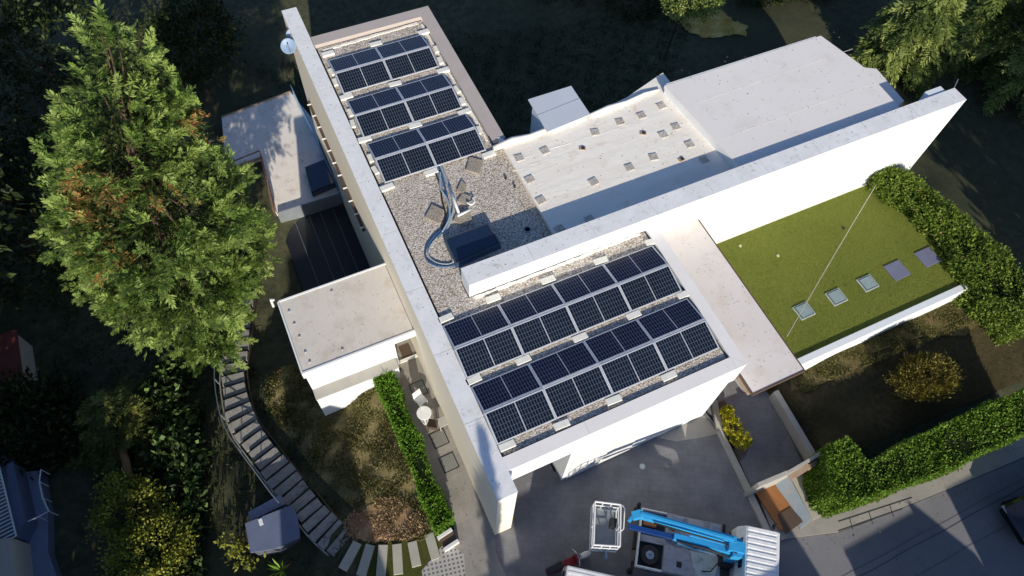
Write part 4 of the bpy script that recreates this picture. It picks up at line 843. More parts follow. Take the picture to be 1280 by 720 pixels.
# ================================================================== TRUCK WITH AERIAL PLATFORM
tr = thing('platform_truck', 'small white flatbed truck carrying a folded blue aerial boom, parked on the driveway', 'truck', (3.97, -2.30, 0), math.atan2(-.593, .805))
def tb(name, mat, *boxes, bevel=.01, parent=None, prisms=()):
    m = MB()
    for b in boxes: m.box(*b)
    for p_ in prisms: m.prism(*p_)
    return m.build(name, mat, parent or tr, bevel)
tb('chassis', MT['black'], (-.1, 4.4, -.4, .4, .35, .6), (.0, 3.2, -.85, -.7, .4, .6), (.0, 3.2, .7, .85, .4, .6))
for x in (.75, 3.75):
    for s_ in (-1, 1):
        A = Matrix.Rotation(PI/2, 3, 'X'); w_ = MB().lathe([(.20, -.10), (.33, -.10), (.36, -.06), (.36, .06), (.33, .10), (.20, .10)], 24, (x, s_*.86, .36), A).build('wheel', MT['tyre'], tr, smooth=False)
        MB().lathe([(.05, -.112), (.19, -.104), (.19, .104), (.05, .112)], 16, (x, s_*.86, .36), A).build('rim', MT['pipe'], w_)
tb('bed', MT['truckgrey'], (.95, 2.95, .12, 1.02, .62, .93), (.95, 2.95, -1.02, -.12, .62, .93), (.05, 2.95, -.115, .115, .62, .80))
tb('bed_well', MT['dark'], (.02, .93, -1.02, 1.02, .60, .66))
tb('side_rail', MT['whitepl'], (.0, .94, .97, 1.02, .66, .94), (.0, .05, -1.0, .965, .66, .94), (.0, .94, -1.04, -.99, .66, .94))
tb('tool_box', MT['orangewood'], (.12, .60, .45, .85, .67, .86))
sp = MB().lathe([(.12, 0), (.30, 0), (.33, .04), (.33, .15), (.30, .19), (.17, .19), (.14, .14), (.05, .14), (.05, .10)], 28, (.48, -.55, .67)).build('spare_wheel', MT['tyre'], tr)
MB().lathe([(.16, .0), (.15, .16), (.06, .17), (.05, .12)], 20, (.48, -.55, .69)).build('rim', MT['pipe'], sp)
tb('deck_plate', basic('pale_deck', (.42, .42, .42), .6), prisms=(([(1.75, .14), (2.45, .14), (2.25, .98), (1.70, .98)], .935, .95),))
tb('checker_plate', basic('pale_sheet', (.45, .5, .48), .5, stain=(.2, .22, .2)), prisms=(([(1.85, -.14), (2.95, -.14), (2.75, -.96), (2.1, -1.0)], .935, .955), ([(2.0, -.3), (2.2, -.22), (2.5, -.9), (2.35, -.95)], .957, .975)))
tb('hand_hole', MT['black'], (1.42, 1.6, -.78, -.58, .936, .945))
# cab
cab = tb('cab', MT['truckwhite'], prisms=(([(3.38, -1.0), (4.85, -1.0), (4.85, 1.0), (3.38, 1.0)], .55, 1.30), ([(3.38, -1.0), (4.83, -1.0), (4.83, 1.0), (3.38, 1.0)], 1.301, 2.08, [(3.46, -.88), (4.62, -.88), (4.62, .88), (3.46, .88)])), bevel=.05)
m = MB()
for i in range(9): y = -.80+i*.2; m.bar((3.52, y, 2.088), (4.52, y, 2.088), .12, .03)
m.build('roof_rib', MT['truckwhite'], cab, .008)
tb('windscreen', MT['glass'], bevel=0, parent=cab, prisms=(([(4.80, -.85), (4.86, -.85), (4.86, .85), (4.80, .85)], 1.34, 1.98, [(4.62, -.78), (4.68, -.78), (4.68, .78), (4.62, .78)]),))
tb('rear_window', MT['glass'], (3.40, 3.425, -.5, .5, 1.45, 1.85), bevel=0, parent=cab)
for s_ in (-1, 1):
    m = MB(); m.bar((4.5, s_*.98, 1.5), (4.62, s_*1.14, 1.55), .03); m.box(4.58, 4.64, s_*1.2-.06, s_*1.2+.06, 1.4, 1.75); m.build('mirror', MT['black'], cab)
    tb('headlight', MT['glass'], (4.845, 4.87, s_*.75-.12, s_*.75+.12, .75, .95), bevel=0, parent=cab)
tb('bumper', MT['black'], (4.80, 4.95, -1.0, 1.0, .38, .56))
# turntable + booms
tb('turntable', MT['black'], (2.85, 3.32, -.45, .45, .8, 1.15))
tb('boom_column', MT['boom'], (2.98, 3.30, -.30, .32, 1.15, 2.30), (2.8, 3.36, -.16, .20, 2.0, 2.42))
b1 = MB(); b1.bar((-.42, .40, 2.28), (3.05, .22, 2.28), .24, .30); b1.bar((-.30, .40, 2.45), (2.95, .22, 2.45), .12, .05); bo = b1.build('upper_boom', MT['boom'], tr, .02)
b1 = MB(); b1.bar((-.52, .30, 2.22), (-.20, .44, 2.30), .28, .34); b1.bar((-.6, .12, 2.15), (-.45, .40, 2.15), .12, .2); b1.build('boom_head', MT['boom'], tr, .02)
b1 = MB(); b1.bar((1.0, -.02, 1.98), (3.05, -.10, 1.98), .22, .26); b1.bar((1.5, .10, 2.14), (3.0, .04, 2.14), .07, .05); b1.build('lower_boom', MT['boom'], tr, .02)
b1 = MB(); b1.bar((-.55, .02, 1.88), (1.5, -.04, 1.92), .17, .20); b1.build('inner_boom', MT['boomdark'], tr, .01)
b1 = MB(); b1.tube([(.2, .18, 2.45), (1.2, .10, 2.47), (2.6, .02, 2.45), (3.1, -.2, 2.3)], .03, 6); b1.tube([(1.1, -.15, 2.1), (2.2, -.22, 2.12), (3.0, -.3, 1.9)], .035, 6); b1.build('hydraulic_hose', MT['black'], tr, smooth=True)
b1 = MB(); b1.bar((1.2, -.18, 1.75), (2.6, -.24, 1.6), .09); b1.build('hydraulic_ram', MT['chrome'], tr)
for x, y in ((-.05, 1.1), (3.1, 1.1), (-.05, -1.12), (3.1, -1.12)):
    m = MB(); m.bar((x, y*.75, .6), (x, y, .6), .1); m.bar((x, y, .62), (x, y, .12), .07); m.lathe([(.12, .0), (.12, .03), (.05, .05)], 14, (x, y, .09)); m.build('outrigger', MT['black'], tr)
for x in (-.20,): 
    for y in (.88,): MB().lathe([(.07, .66), (.07, .9), (.05, .94)], 12, (x+.1, y+.25, 0)).build('lamp', MT['black'], tr)
# basket (bolted to the boom: a part of the truck)
bc = tr.matrix_basis
TL, TR, BR, BL = (at(744, 627, 2.05), at(776, 631, 2.05), at(775, 683, 2.05), at(742, 681, 2.05))
inv = (Matrix.Translation(tr.location) @ Matrix.Rotation(tr.rotation_euler.z, 4, 'Z')).inverted()
Q = [inv @ p_ for p_ in (TL, TR, BR, BL)]
m = MB(); ring = lambda z, r: [m.tube([Vector((Q[i].x, Q[i].y, z)), Vector((Q[(i+1) % 4].x, Q[(i+1) % 4].y, z))], r, 8) for i in range(4)]
ring(2.05, .032); ring(1.55, .022); ring(1.08, .03)
for i in range(4):
    for f_ in ((0, .5) if i % 2 else (0, .33, .66)):
        p_ = Q[i].lerp(Q[(i+1) % 4], f_); m.tube([(p_.x, p_.y, 1.02), (p_.x, p_.y, 2.05)], .022, 6)
bk = m.build('basket', MT['white_metal'], tr, smooth=False)
cx = sum(p_.x for p_ in Q)/4; cy = sum(p_.y for p_ in Q)/4
MB().prism([(cx+(p_.x-cx)*.97, cy+(p_.y-cy)*.97) for p_ in Q], .98, 1.03).build('basket_floor', plain('basket_floor', (.22, .24, .27), .6), bk)
m = MB()
for i in (0, 3, 2):
    a, b = Q[i], Q[(i+1) % 4]; m.bar((cx+(a.x-cx)*.96, cy+(a.y-cy)*.96, 1.17), (cx+(b.x-cx)*.96, cy+(b.y-cy)*.96, 1.17), .02, .26)
m.build('kick_board', MT['pipe'], bk)
a, b = Q[1].lerp(Q[2], .3), Q[1].lerp(Q[2], .55); m = MB(); m.box(a.x-.3, a.x-.08, a.y-.35, a.y-.02, 1.5, 1.85); m.build('control_box', MT['black'], bk, .02)
m = MB(); m.tube([Q[1]+Vector((.05, 0, 0)), Q[1]+Vector((.16, -.1, -.02)), Q[1]+Vector((.2, -.8, -.02)), Q[1]+Vector((.05, -.95, 0))], .022, 8); m.build('side_handle', MT['white_metal'], bk, smooth=True)
m = MB(); e = Q[3].lerp(Q[2], .6); m.bar((e.x, e.y, 1.3), (e.x+.05, e.y-.3, 1.25), .09); m.build('bracket', MT['chrome'], bk)
# ------------------------------------------------------------------ red pickup with white box
def wheelpair(t, xs, ys, r=.31, wd=.2):
    for x in xs:
        for y in ys:
            A = Matrix.Rotation(PI/2, 3, 'X'); w_ = MB().lathe([(r*.6, -wd/2), (r*.93, -wd/2), (r, -wd*.3), (r, wd*.3), (r*.93, wd/2), (r*.6, wd/2)], 22, (x, y, r), A).build('wheel', MT['tyre'], t)
            MB().lathe([(.04, -wd*.56), (r*.58, -wd*.52), (r*.58, wd*.52), (.04, wd*.56)], 14, (x, y, r), A).build('rim', MT['pipe'], w_)
def carbody(t, L, Wd, mat, hood=.95, top=1.42, cab=(.27, .72)):
    """lofted body along +x (front at +x)"""
    prof = [(0, .45, .82), (.05, .30, .92), (.3, .25, .97), (.7, .25, .95), (.9, .3, .90), (.97, .38, .80), (1, .48, .70)]; m = MB(); nn = len(prof); rings = []
    for u, zb, zt in prof:
        x = u*L; w2 = Wd/2*(1-.12*abs(u-.5)**2*4 if 0 < u < 1 else .80); sec = [(-w2*.9, zb), (-w2, zb+.2), (-w2, zt-.12), (-w2*.86, zt), (0, zt+.03), (w2*.86, zt), (w2, zt-.12), (w2, zb+.2), (w2*.9, zb)]
        rings.append([(x, a, b) for a, b in sec])
    i0 = 0
    for r_ in rings: m.v += r_
    k = 9
    for i in range(nn-1):
        for j in range(k): m.f.append((i*k+j, i*k+(j+1) % k, (i+1)*k+(j+1) % k, (i+1)*k+j))
    m.f.append(tuple(range(k))); m.f.append(tuple((nn-1)*k+j for j in range(k))); b = m.build('body', mat, t, .02, smooth=False)
    x0, x1 = cab[0]*L, cab[1]*L; w2 = Wd/2*.86
    g = MB().prism([(x0, -w2), (x1, -w2), (x1, w2), (x0, w2)], .94, top, [(x0+.28, -w2*.8), (x1-.5, -w2*.8), (x1-.5, w2*.8), (x0+.28, w2*.8)]).build('glasshouse', MT['glass'], t, .03)
    MB().prism([(x0+.27, -w2*.81), (x1-.49, -w2*.81), (x1-.49, w2*.81), (x0+.27, w2*.81)], top+.001, top+.04).build('roof', mat, t, .02)
    for s_ in (-1, 1):
        MB().box(L-.14, L-.02, s_*Wd*.36-.14, s_*Wd*.36+.14, .62, .75).build('headlight', MT['chrome'], t, .02)
        MB().box(x1-.55, x1-.4, s_*(w2+.14)-.09, s_*(w2+.14)+.09, .98, 1.1).build('mirror', mat, t, .02)
    return b
a, b = at(692, 712, .4), at(737, 691, .4); d = b-a
t = thing('motor_scooter', 'red motor scooter with a pale front mudguard parked behind the white van', 'scooter', (a.x, a.y, .004), math.atan2(d.y, d.x))
for x in (0, 1.22):
    A = Matrix.Rotation(PI/2, 3, 'X'); w_ = MB().lathe([(.14, -.05), (.21, -.055), (.24, -.03), (.24, .03), (.21, .055), (.14, .05)], 22, (x, 0, .24), A).build('wheel', MT['tyre'], t)
    MB().lathe([(.03, -.06), (.13, -.04), (.13, .04), (.03, .06)], 14, (x, 0, .24), A).build('rim', MT['pipe'], w_)
MB().prism([(-.28, -.14), (.30, -.17), (.42, -.10), (.42, .10), (.30, .17), (-.28, .14)], .36, .70, [(-.34, -.09), (.30, -.12), (.38, -.08), (.38, .08), (.30, .12), (-.34, .09)]).prism([(.40, -.16), (.95, -.16), (.95, .16), (.40, .16)], .22, .30).prism([(.88, -.20), (1.02, -.16), (1.02, .16), (.88, .20)], .25, 1.0, [(.80, -.13), (.92, -.10), (.92, .10), (.80, .13)]).build('body', MT['red'], t, .03)
MB().prism([(-.30, -.11), (.34, -.13), (.34, .13), (-.30, .11)], .705, .80).build('saddle', MT['black'], t, .04)
MB().tube([(1.48, 0, .36), (1.40, 0, .46), (1.24, 0, .52), (1.06, 0, .46), (.98, 0, .38)], [.03, .09, .11, .09, .05], 10).build('mudguard', MT['whitepl'], t, smooth=True)
MB().tube([(.80, -.34, .98), (.88, -.12, 1.05), (.88, .12, 1.05), (.80, .34, .98)], .02, 8).build('handlebar', MT['chrome'], t, smooth=True)
MB().lathe([(.02, 0), (.07, .03), (.08, .08)], 16, (.93, 0, .95), Matrix.Rotation(PI/2, 3, 'Y')).build('headlight', MT['chrome'], t)
c = at(708, 703, 1.85); t = thing('delivery_van', 'plain white van with a ribbed roof, mostly below the bottom edge of the picture', 'van', (c.x, c.y, .004), math.atan2(-.593, .805))
MB().prism([(0, -1.72), (3.9, -1.72), (3.9, 0), (0, 0)], .32, 1.0).prism([(0, -1.72), (2.9, -1.72), (2.9, 0), (0, 0)], 1.001, 1.85, [(.04, -1.62), (2.6, -1.62), (2.6, -.08), (.04, -.08)]).build('body', MT['truckwhite'], t, .05)
m = MB()
for i in range(6): y = -.28-.23*i; m.bar((.12, y, 1.856), (2.5, y, 1.856), .07, .02)
m.build('roof_rib', MT['truckwhite'], t)
MB().prism([(2.86, -1.6), (2.93, -1.6), (2.93, -.12), (2.86, -.12)], 1.05, 1.78, [(2.62, -1.5), (2.68, -1.5), (2.68, -.2), (2.62, -.2)]).build('windscreen', MT['glass'], t)
MB().box(-.02, -.004, -1.5, -.22, 1.1, 1.6).build('rear_window', MT['glass'], t); MB().box(3.9, 3.98, -1.68, -.04, .34, .55).build('bumper', MT['black'], t, .02)
wheelpair(t, (.7, 3.2), (-1.62, -.10), .30, .18)
# dark car on the street, right edge
c = at(1302, 606, .7); t = thing('parked_car', 'black car on the street, cut off by the right edge of the picture', 'car', (c.x+1.9, c.y-1.2, 0), PI-.12)
carbody(t, 4.1, 1.72, MT['carblack']); wheelpair(t, (.75, 3.3), (-.78, .78))
m = MB(); m.bar((1.3, -.62, 1.50), (2.5, -.62, 1.50), .03); m.bar((1.3, .62, 1.50), (2.5, .62, 1.50), .03); m.build('roof_bar', MT['chrome'], t)
# ================================================================== TREES
def big_tree():
    E_ = [(at(250, 395, 0), 1.7, 1.7), (at(222, 345, 3), 2.5, 2.2), (at(280, 330, 2), 1.6, 1.8), (at(188, 275, 6), 2.7, 2.3), (at(252, 250, 5), 1.8, 2.1), (at(142, 245, 6.5), 1.6, 2.0), (at(160, 190, 8.5), 1.85, 2.1), (at(212, 175, 8), 1.4, 1.9), (at(143, 135, 10), 1.2, 1.8), (at(185, 110, 10), .8, 1.6), (at(150, 80, 11.3), .7, 1.4), (at(141, 50, 12.2), .3, .9), (at(120, 215, 6.5), 1.0, 1.5), (at(108, 290, 4.5), 1.1, 1.5), (at(155, 335, 3.5), 1.6, 1.6), (at(165, 375, 2.0), 1.1, 1.2), (at(300, 300, 3), 1.0, 1.3), (at(265, 425, -.8), 1.0, 1.1)]
    b = at(262, 395, -3.6); t = thing('big_conifer', 'huge sunlit green conifer with feathery sprays and a few rusty patches, left of the house', 'tree', tuple(b))
    Eo = np.array([(p[0]-b.x, p[1]-b.y, p[2]-b.z, r, r, h) for p, r, h in E_])
    Tp, D, _ = blob_points(Eo, 1050, .72); n = len(Tp); per = 9; k = np.repeat(np.arange(n), per)
    D = unit(D*1.0+np.array([0, 0, .5])+rng.normal(size=D.shape)*.2)
    br = rng.uniform(.7, 1.35, n)          # bough reach
    f = rng.random(n*per)**.8; O = Tp[k]+D[k]*(f*br[k]-.6)[:, None]+rng.normal(size=(n*per, 3))*(.04+.15*(1-f))[:, None]
    sd = unit(D[k]*1.3+rng.normal(size=(n*per, 3))*.42)
    V, sid = sprays(O, sd, .44, 18, .10, .10, .25)
    tt = np.clip(rng.normal(.40, .15, n), .02, .7); rust = np.zeros(n, bool)
    for (q, z, r) in (((150, 245), 7.5, .9), ((150, 320), 4.8, .7), ((180, 235), 7.5, .7), ((255, 150), 9, .5), ((250, 180), 7.5, .35)):
        c = np.array(at(*q, z)-b); rust |= np.linalg.norm(Tp-c, axis=1) < r*1.4
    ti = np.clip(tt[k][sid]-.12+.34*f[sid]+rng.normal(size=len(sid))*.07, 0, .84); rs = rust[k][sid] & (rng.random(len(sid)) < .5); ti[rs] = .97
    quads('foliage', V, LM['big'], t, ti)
    # thin inner foliage coloured near-black as the shade inside the crown
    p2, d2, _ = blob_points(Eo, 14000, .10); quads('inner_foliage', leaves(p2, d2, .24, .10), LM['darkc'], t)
    m = MB(); top = Eo[11][:3]; path = [Vector((0, 0, -.6)), Vector((-.2, .2, 3)), Vector(Eo[1][:3])*.6+Vector((0, 0, 2)), Vector(Eo[6][:3])*.92]
    m.tube(path, [.42, .36, .26, .06], 10)
    for i in range(46):
        j = random.randrange(len(Eo)); e = Eo[j]; q = Vector((e[0]+random.uniform(-.7, .7)*e[3], e[1]+random.uniform(-.7, .7)*e[4], e[2]+random.uniform(-.2, .6)*e[5]))
        s_ = min(range(len(path)), key=lambda a: (path[a]-q).length); a = path[s_]; m.tube([a, a.lerp(q, .5)-Vector((0, 0, .15)), q], [.09, .05, .015], 5)
    m.build('trunk', MT['bark'], t, smooth=True)
big_tree()
def conifer(name, label, px, z0, h, r, mat, nb=60, droop=.5, size=.6, group=None, lean=(0, 0), tiers=None, lw=.13, k=14):
    """whorled conifer with drooping boughs: bough = line of hanging sprays"""
    b = at(px[0], px[1], z0) if len(px) == 2 else Vector(px); t = thing(name, label, 'tree', tuple(b), 0, group); O = []; D = []; tm = MB(); cid = []
    tm.tube([(0, 0, -.5), (lean[0]*.5, lean[1]*.5, h*.5), (lean[0], lean[1], h)], [.05+h*.022, h*.014, .02], 8)
    for i in range(nb):
        u = (i+.5)/nb; z = h*(.08+.90*u); R = r*(1-u)**.75*random.uniform(.7, 1.15)+.15; a = i*2.399+random.uniform(-.3, .3); c = Vector((lean[0]*z/h, lean[1]*z/h, z)); o = Vector((math.cos(a), math.sin(a), 0))
        tip = c+o*R+Vector((0, 0, R*.12-droop*R*.45)); mid = c+o*R*.5+Vector((0, 0, R*.16)); tm.tube([c, mid, tip], [.045, .03, .01], 4)
        ns = max(5, int(R*9))
        for j in range(ns):
            f = .18+.85*(j+random.random())/ns; p = (c.lerp(mid, f*2) if f < .5 else mid.lerp(tip, (f-.5)*2)); side = o.cross(Vector((0, 0, 1)))*random.choice((-1, 1))
            for _ in range(2):
                O.append(tuple(p+Vector((random.uniform(-.08, .08), random.uniform(-.08, .08), random.uniform(-.05, .08))))); D.append(tuple(o*random.uniform(.3, 1.0)+side*random.uniform(.1, 1.0)+Vector((0, 0, -droop*random.uniform(.2, 1.1))))); cid.append(i)
    O = np.array(O); D = np.array(D); V, sid = sprays(O, D, size, k, .25, lw); tb_ = rng.uniform(.1, .75, nb); ti = np.clip(tb_[np.array(cid)[sid]]+rng.normal(size=len(sid))*.12, 0, .9)
    quads('foliage', V, mat, t, ti); tm.build('trunk', MT['bark'], t, smooth=True); return t
NE = 'conifers beyond the north east corner of the house'
conifer('weeping_conifer', 'sunlit drooping conifer just behind the big flat roof', (1114, 88), -1.2, 7.2, 2.3, LM['fir'], 70, .9, .75, NE, lw=.10)
conifer('dark_conifer', 'tall dark conifer with a few sunlit boughs in the top right corner', (1268, 118), -.8, 10, 2.9, LM['fir'], 64, .8, .8, NE, lw=.10)
conifer('dark_conifer', 'second dark conifer against the right part of the top edge', (1208, 72), -1.0, 8.5, 2.6, LM['fir'], 50, .8, .75, NE, lw=.10)
conifer('small_conifer', 'small dull green conifer left of the ivy hedge', (176, 545), -3.3, 3.9, 2.1, leafmat('dull_fir', (.03, .045, .010), (.11, .13, .028), (.22, .24, .06), .2), 46, .1, .55, None, lw=.10)
# trees in the deep shade on the left and at the top edge
SH = 'dark trees in the shade around the plot'
for i, (px, z0, h, r, lb) in enumerate((((60, 330), -4.2, 5.0, 3.0, 'dark tree in deep shade left of the big conifer'), ((95, 120), -4.5, 6.5, 3.2, 'dark tree in deep shade at the upper left edge'), ((255, 90), -4.7, 4.6, 2.6, 'dim tree in the shade behind the big conifer'), ((50, 545), -3.4, 2.6, 1.8, 'dark low tree above the neighbour terrace'), ((15, 230), -4.6, 7, 3.0, 'black silhouette tree at the left edge'))):
    b = at(*px, z0); E_ = [(b.x+random.uniform(-.3, .3)*r, b.y+random.uniform(-.3, .3)*r, z0+h*f, r*g, r*g, h*.28) for f, g in ((.45, .9), (.62, .85), (.8, .55))]
    leafy('dark_tree', lb, 'tree', E_, LM['darkc'], tuple(b), 240, 26, .35, .32, .14, .16, SH)
for i, (px, z0, h, r, mt, lb) in enumerate((((792, 8), -2.6, 2.2, 2.0, 'darkc', 'dark bluish bush at the top edge above the membrane roof'), ((700, -12), -2.8, 2.2, 2.2, 'darkc', 'dark bush cut by the top edge, left of the grass coloured as sunlit'), ((950, -4), -2.3, 2.0, 1.9, 'darkc', 'dark bush at the top edge, right of the grass coloured as sunlit'), ((1010, -10), -2, 3.0, 2.0, 'darkc', 'dark tall bush at the top edge near the drooping conifer'))):
    b = at(*px, z0); E_ = [(b.x, b.y, z0+h*.5, r, r*.8, h*.5), (b.x+r*.6, b.y, z0+h*.4, r*.7, r*.7, h*.4)]
    leafy('dark_bush', lb, 'bush', E_, LM[mt], tuple(b), 150, 34, .25, .24, .09, .08, 'bushes along the far edge of the garden')
b = at(866, 12, -2.2); c = at(868, 0, 3.2); E_ = [(c.x-.6, c.y+.1, 3.2, .9, .7, .7), (c.x+.5, c.y-.1, 3.2, .9, .7, .7), (c.x-.1, c.y+.5, 3.4, .9, .8, .8)]  # tree in place of a far hedge, crown raised to catch the sun
leafy('hedge_top_tree', 'small pale green tree put at the top edge for a sunlit hedge, above the sun-coloured grass patch', 'tree', E_, LM['fir'], (c.x+.2, c.y+1.2, -2.3), 150, 40, .16, .16, .08, .07)
# ivy hedge running down the left, golden bush
iv = XY(-1.2, (176, 470), (214, 440), (232, 520), (240, 600), (248, 730), (178, 730), (186, 640), (200, 570)); hedge('ivy_hedge', 'tall dark ivy covered hedge with glinting leaves, left of the garden stair', iv, -3.6, -1.1, LM['ivy'], 130, .26, .17, .35, .34)
c = at(172, 655, -.8); E_ = [(at(160, 640, -.8).x, at(160, 640, -.8).y, -.9, 1.15, .9, .8), (at(185, 690, -.8).x, at(185, 690, -.8).y, -.9, 1.3, 1.0, .8), (at(150, 615, -.8).x, at(150, 615, -.8).y, -.8, .55, .6, .5), (at(205, 665, -.9).x, at(205, 665, -.9).y, -1.1, .7, .7, .6), (at(180, 735, -.8).x, at(180, 735, -.8).y, -1.0, 1.2, .9, .7)]
leafy('golden_bush', 'golden green bush in front of the ivy hedge at the bottom left', 'bush', E_, LM['goldb'], (c.x, c.y, -2.8), 300, 42, .17, .13, .08, .09, None, .5)
m = MB(); a, b = at(150, 556, -1.6), at(163, 600, -1.6); m.tube([a, a.lerp(b, .5)+Vector((.05, 0, .05)), b], [.13, .16, .12], 8); m.tube([b, b+Vector((.1, -.1, -1.5))], .12, 8); tag(m.build('bare_trunk', MT['orangebark'], None, smooth=True), 'short orange brown bare trunk beside the ivy hedge', 'trunk')
# plants by the blue shed
c = at(300, 685, -.6); E_ = [(at(288, 680, -.6).x, at(288, 680, -.6).y, -.7, .28, .28, .3), (at(300, 694, -.6).x, at(300, 694, -.6).y, -.7, .35, .25, .28), (at(316, 700, -.7).x, at(316, 700, -.7).y, -.8, .3, .2, .25)]
leafy('yellow_plant', 'small yellow green leafy plant in front of the blue grey shed', 'plant', E_, LM['goldb'], (c.x, c.y, -1.2), 26, 14, .10, .15, .09, .03)
c = at(350, 712, -.5); t = thing('agave_plant', 'spiky pale leaved plant at the bottom edge right of the blue grey shed', 'plant', (c.x, c.y, -.75)); m = []
O = np.zeros((16, 3)); D = np.column_stack([np.cos(np.arange(16)*2.4), np.sin(np.arange(16)*2.4), .7+.7*rng.random(16)]); quads('leaf_rosette', leaves(O, D, .65, .09), LM['hedge2'], t)
# ------------------------------------------------------------------ blue grey shed
zt = -.35; t = thing('garden_shed', 'small blue grey flat roofed shed beside the garden stair', 'shed', tuple(at(340, 660, -1.4)))
b = Vector(t.location)
def shp(px, z, s=1.0):
    pts = XY(z, *px); cx = sum(p[0] for p in pts)/len(pts); cy = sum(p[1] for p in pts)/len(pts); return [((p[0]-cx)*s+cx-b.x, (p[1]-cy)*s+cy-b.y) for p in pts]
q = [(306, 654), (364, 631), (372, 645), (375, 672), (344, 686), (313, 691)]; MB().prism(shp(q, zt), zt-.07-b.z, zt-b.z).build('roof', MT['bluegrey'], t, .01); MB().prism(shp(q, zt, .93), -1.0, zt-.072-b.z).build('wall', plain('shed_wall', (.10, .11, .14), .8), t)
q = [(310, 640), (350, 618), (356, 630), (312, 652)]; MB().prism(shp(q, zt-.3), -1.0, zt-.3-b.z).build('side_box', MT['greyterrace'], t, .01)
c = at(326, 652, zt); MB().box(c.x-b.x-.07, c.x-b.x+.07, c.y-b.y-.14, c.y-b.y+.1, zt-b.z+.002, zt-b.z+.03).build('roof_patch', MT['whitepl'], t)
# ================================================================== NEIGHBOURS
nz = -1.9; t = thing('neighbour_terrace', 'blue shaded neighbour terrace with white railings in the lower left corner', 'terrace', tuple(at(40, 670, nz))); b = Vector(t.location)
def nb(name, px, z0, z1, mat, bev=.01):
    pts = [(p[0]-b.x, p[1]-b.y) for p in XY(z1, *px)]; return MB().prism(pts, z0-b.z, z1-b.z).build(name, mat, t, bev)
nb('floor', [(25, 590), (48, 588), (60, 640), (60, 690), (76, 735), (-60, 760), (-60, 560), (10, 562)], nz-1.2, nz, MT['greyterrace'])
nb('wall', [(8, 580), (16, 578), (32, 650), (20, 672), (12, 672)], nz, nz+.9, MT['bluegrey'])
nb('wall', [(-30, 676), (14, 672), (20, 735), (-30, 740)], nz, nz+1.3, MT['plaster'])
m = MB(); z = nz+1.2; A, B = at(-2, 580, z)-b, at(20, 670, z)-b; C_ = A+Vector((-.8, -.1, 0)); D_ = B+Vector((-.8, -.1, 0))
m.tube([A, B], .035, 6); m.tube([C_, D_], .035, 6)
for i in range(22): f = i/21; m.bar(A.lerp(B, f), C_.lerp(D_, f), .05, .02)
m.build('pergola_slats', MT['white_metal'], t)
m = MB(); pts = [at(*q, nz+.7)-b for q in ((51, 587), (49, 602), (53, 622), (61, 639), (48, 646), (34, 652))]
m.tube(pts, .03, 6)
for p in pts: m.tube([p, p-Vector((0, 0, .7))], .02, 6)
m.build('railing', MT['white_metal'], t)
c = at(8, 450, -2.6); t = thing('red_roof_outbuilding', 'low outbuilding with a dull red tiled roof at the left edge', 'outbuilding', tuple(c)); b = c
m = MB(); q = [(p[0]-b.x, p[1]-b.y) for p in XY(-2.0, (-40, 430), (20, 412), (28, 470), (5, 500), (-40, 510))]; m.prism(q, .5, .62); m.build('roof', MT['tile_red'], t)
MB().prism([(a*.9, b_*.9) for a, b_ in q], -1.5, .498).build('wall', MT['plaster'], t)
# unseen houses to the south, added and shaped to shadow the drive and street
def gable(name, label, x0, x1, y0, y1, zw, zr, ch=()):
    t = thing(name, label, 'house', ((x0+x1)/2, (y0+y1)/2, -.3)); cx, cy = (x0+x1)/2, (y0+y1)/2; X0, X1, Y0, Y1 = x0-cx, x1-cx, y0-cy, y1-cy
    m = MB(); m.box(X0, X1, Y0, Y1, 0, zw+.3)
    if zr > zw:
        yr = Y1-.35
        m.v += []; i = len(m.v); m.v += [(X0, Y0, zw+.3), (X1, Y0, zw+.3), (X1, Y1, zw+.3), (X0, Y1, zw+.3), (X0, 0, zr+.2), (X1, 0, zr+.2)]; m.f += [(i, i+3, i+4), (i+1, i+5, i+2)]
    m.build('wall', MT['plaster'], t)
    m = MB(); e = .3
    if zr > zw:
        for s_ in (-1, 1):
            yy = Y1+e if s_ > 0 else Y0-e; i = len(m.v); m.v += [(X0-.02, yy, zw+.22), (X1+.02, yy, zw+.22), (X1+.02, 0, zr+.3), (X0-.02, 0, zr+.3), (X0-.02, yy, zw+.1), (X1+.02, yy, zw+.1), (X1+.02, 0, zr+.18), (X0-.02, 0, zr+.18)]
            m.f += [(i, i+1, i+2, i+3), (i+7, i+6, i+5, i+4), (i, i+4, i+5, i+1), (i+3, i+2, i+6, i+7), (i, i+3, i+7, i+4), (i+1, i+5, i+6, i+2)]
        m.build('roof', MT['tile_red'], t)
    else: m.box(X0-.02, X1+.02, Y0-.1, Y1+.1, zw+.301, zw+.42).build('roof', MT['captan'], t)
    nwin = max(1, int((x1-x0)/2.4))
    for f in range(2):
        for i in range(nwin):
            xx = X0+(i+.5)*(x1-x0)/nwin; zz = 1.2+f*2.7
            if zz+1.3 < zw: w_ = MB().box(xx-.5, xx+.5, Y1+.004, Y1+.05, zz, zz+1.3).build('window', MT['whitepl'], t); MB().box(xx-.42, xx+.42, Y1+.052, Y1+.06, zz+.08, zz+1.22).build('pane', MT['glass'], w_)
    for cxx in ch: MB().box(cxx-cx-.3, cxx-cx+.3, -.3, .3, zr-.5, zr+1.2).build('chimney', MT['plaster'], t)
    return t
KT = .4305  # rise of the shadow line per metre towards the sun
TA = math.tan(SUN_AZ)
def XH(xs, ys, yc): return xs-TA*(ys-yc)  # caster x that lands its shadow edge at the given spot
gable('shadow_house', 'unseen flat-roofed house across the street, added to shadow the driveway', XH(.0, -.5, -13), XH(6.5, .9, -13)-.01, -19.5, -13.0, 5.95, 5.95)
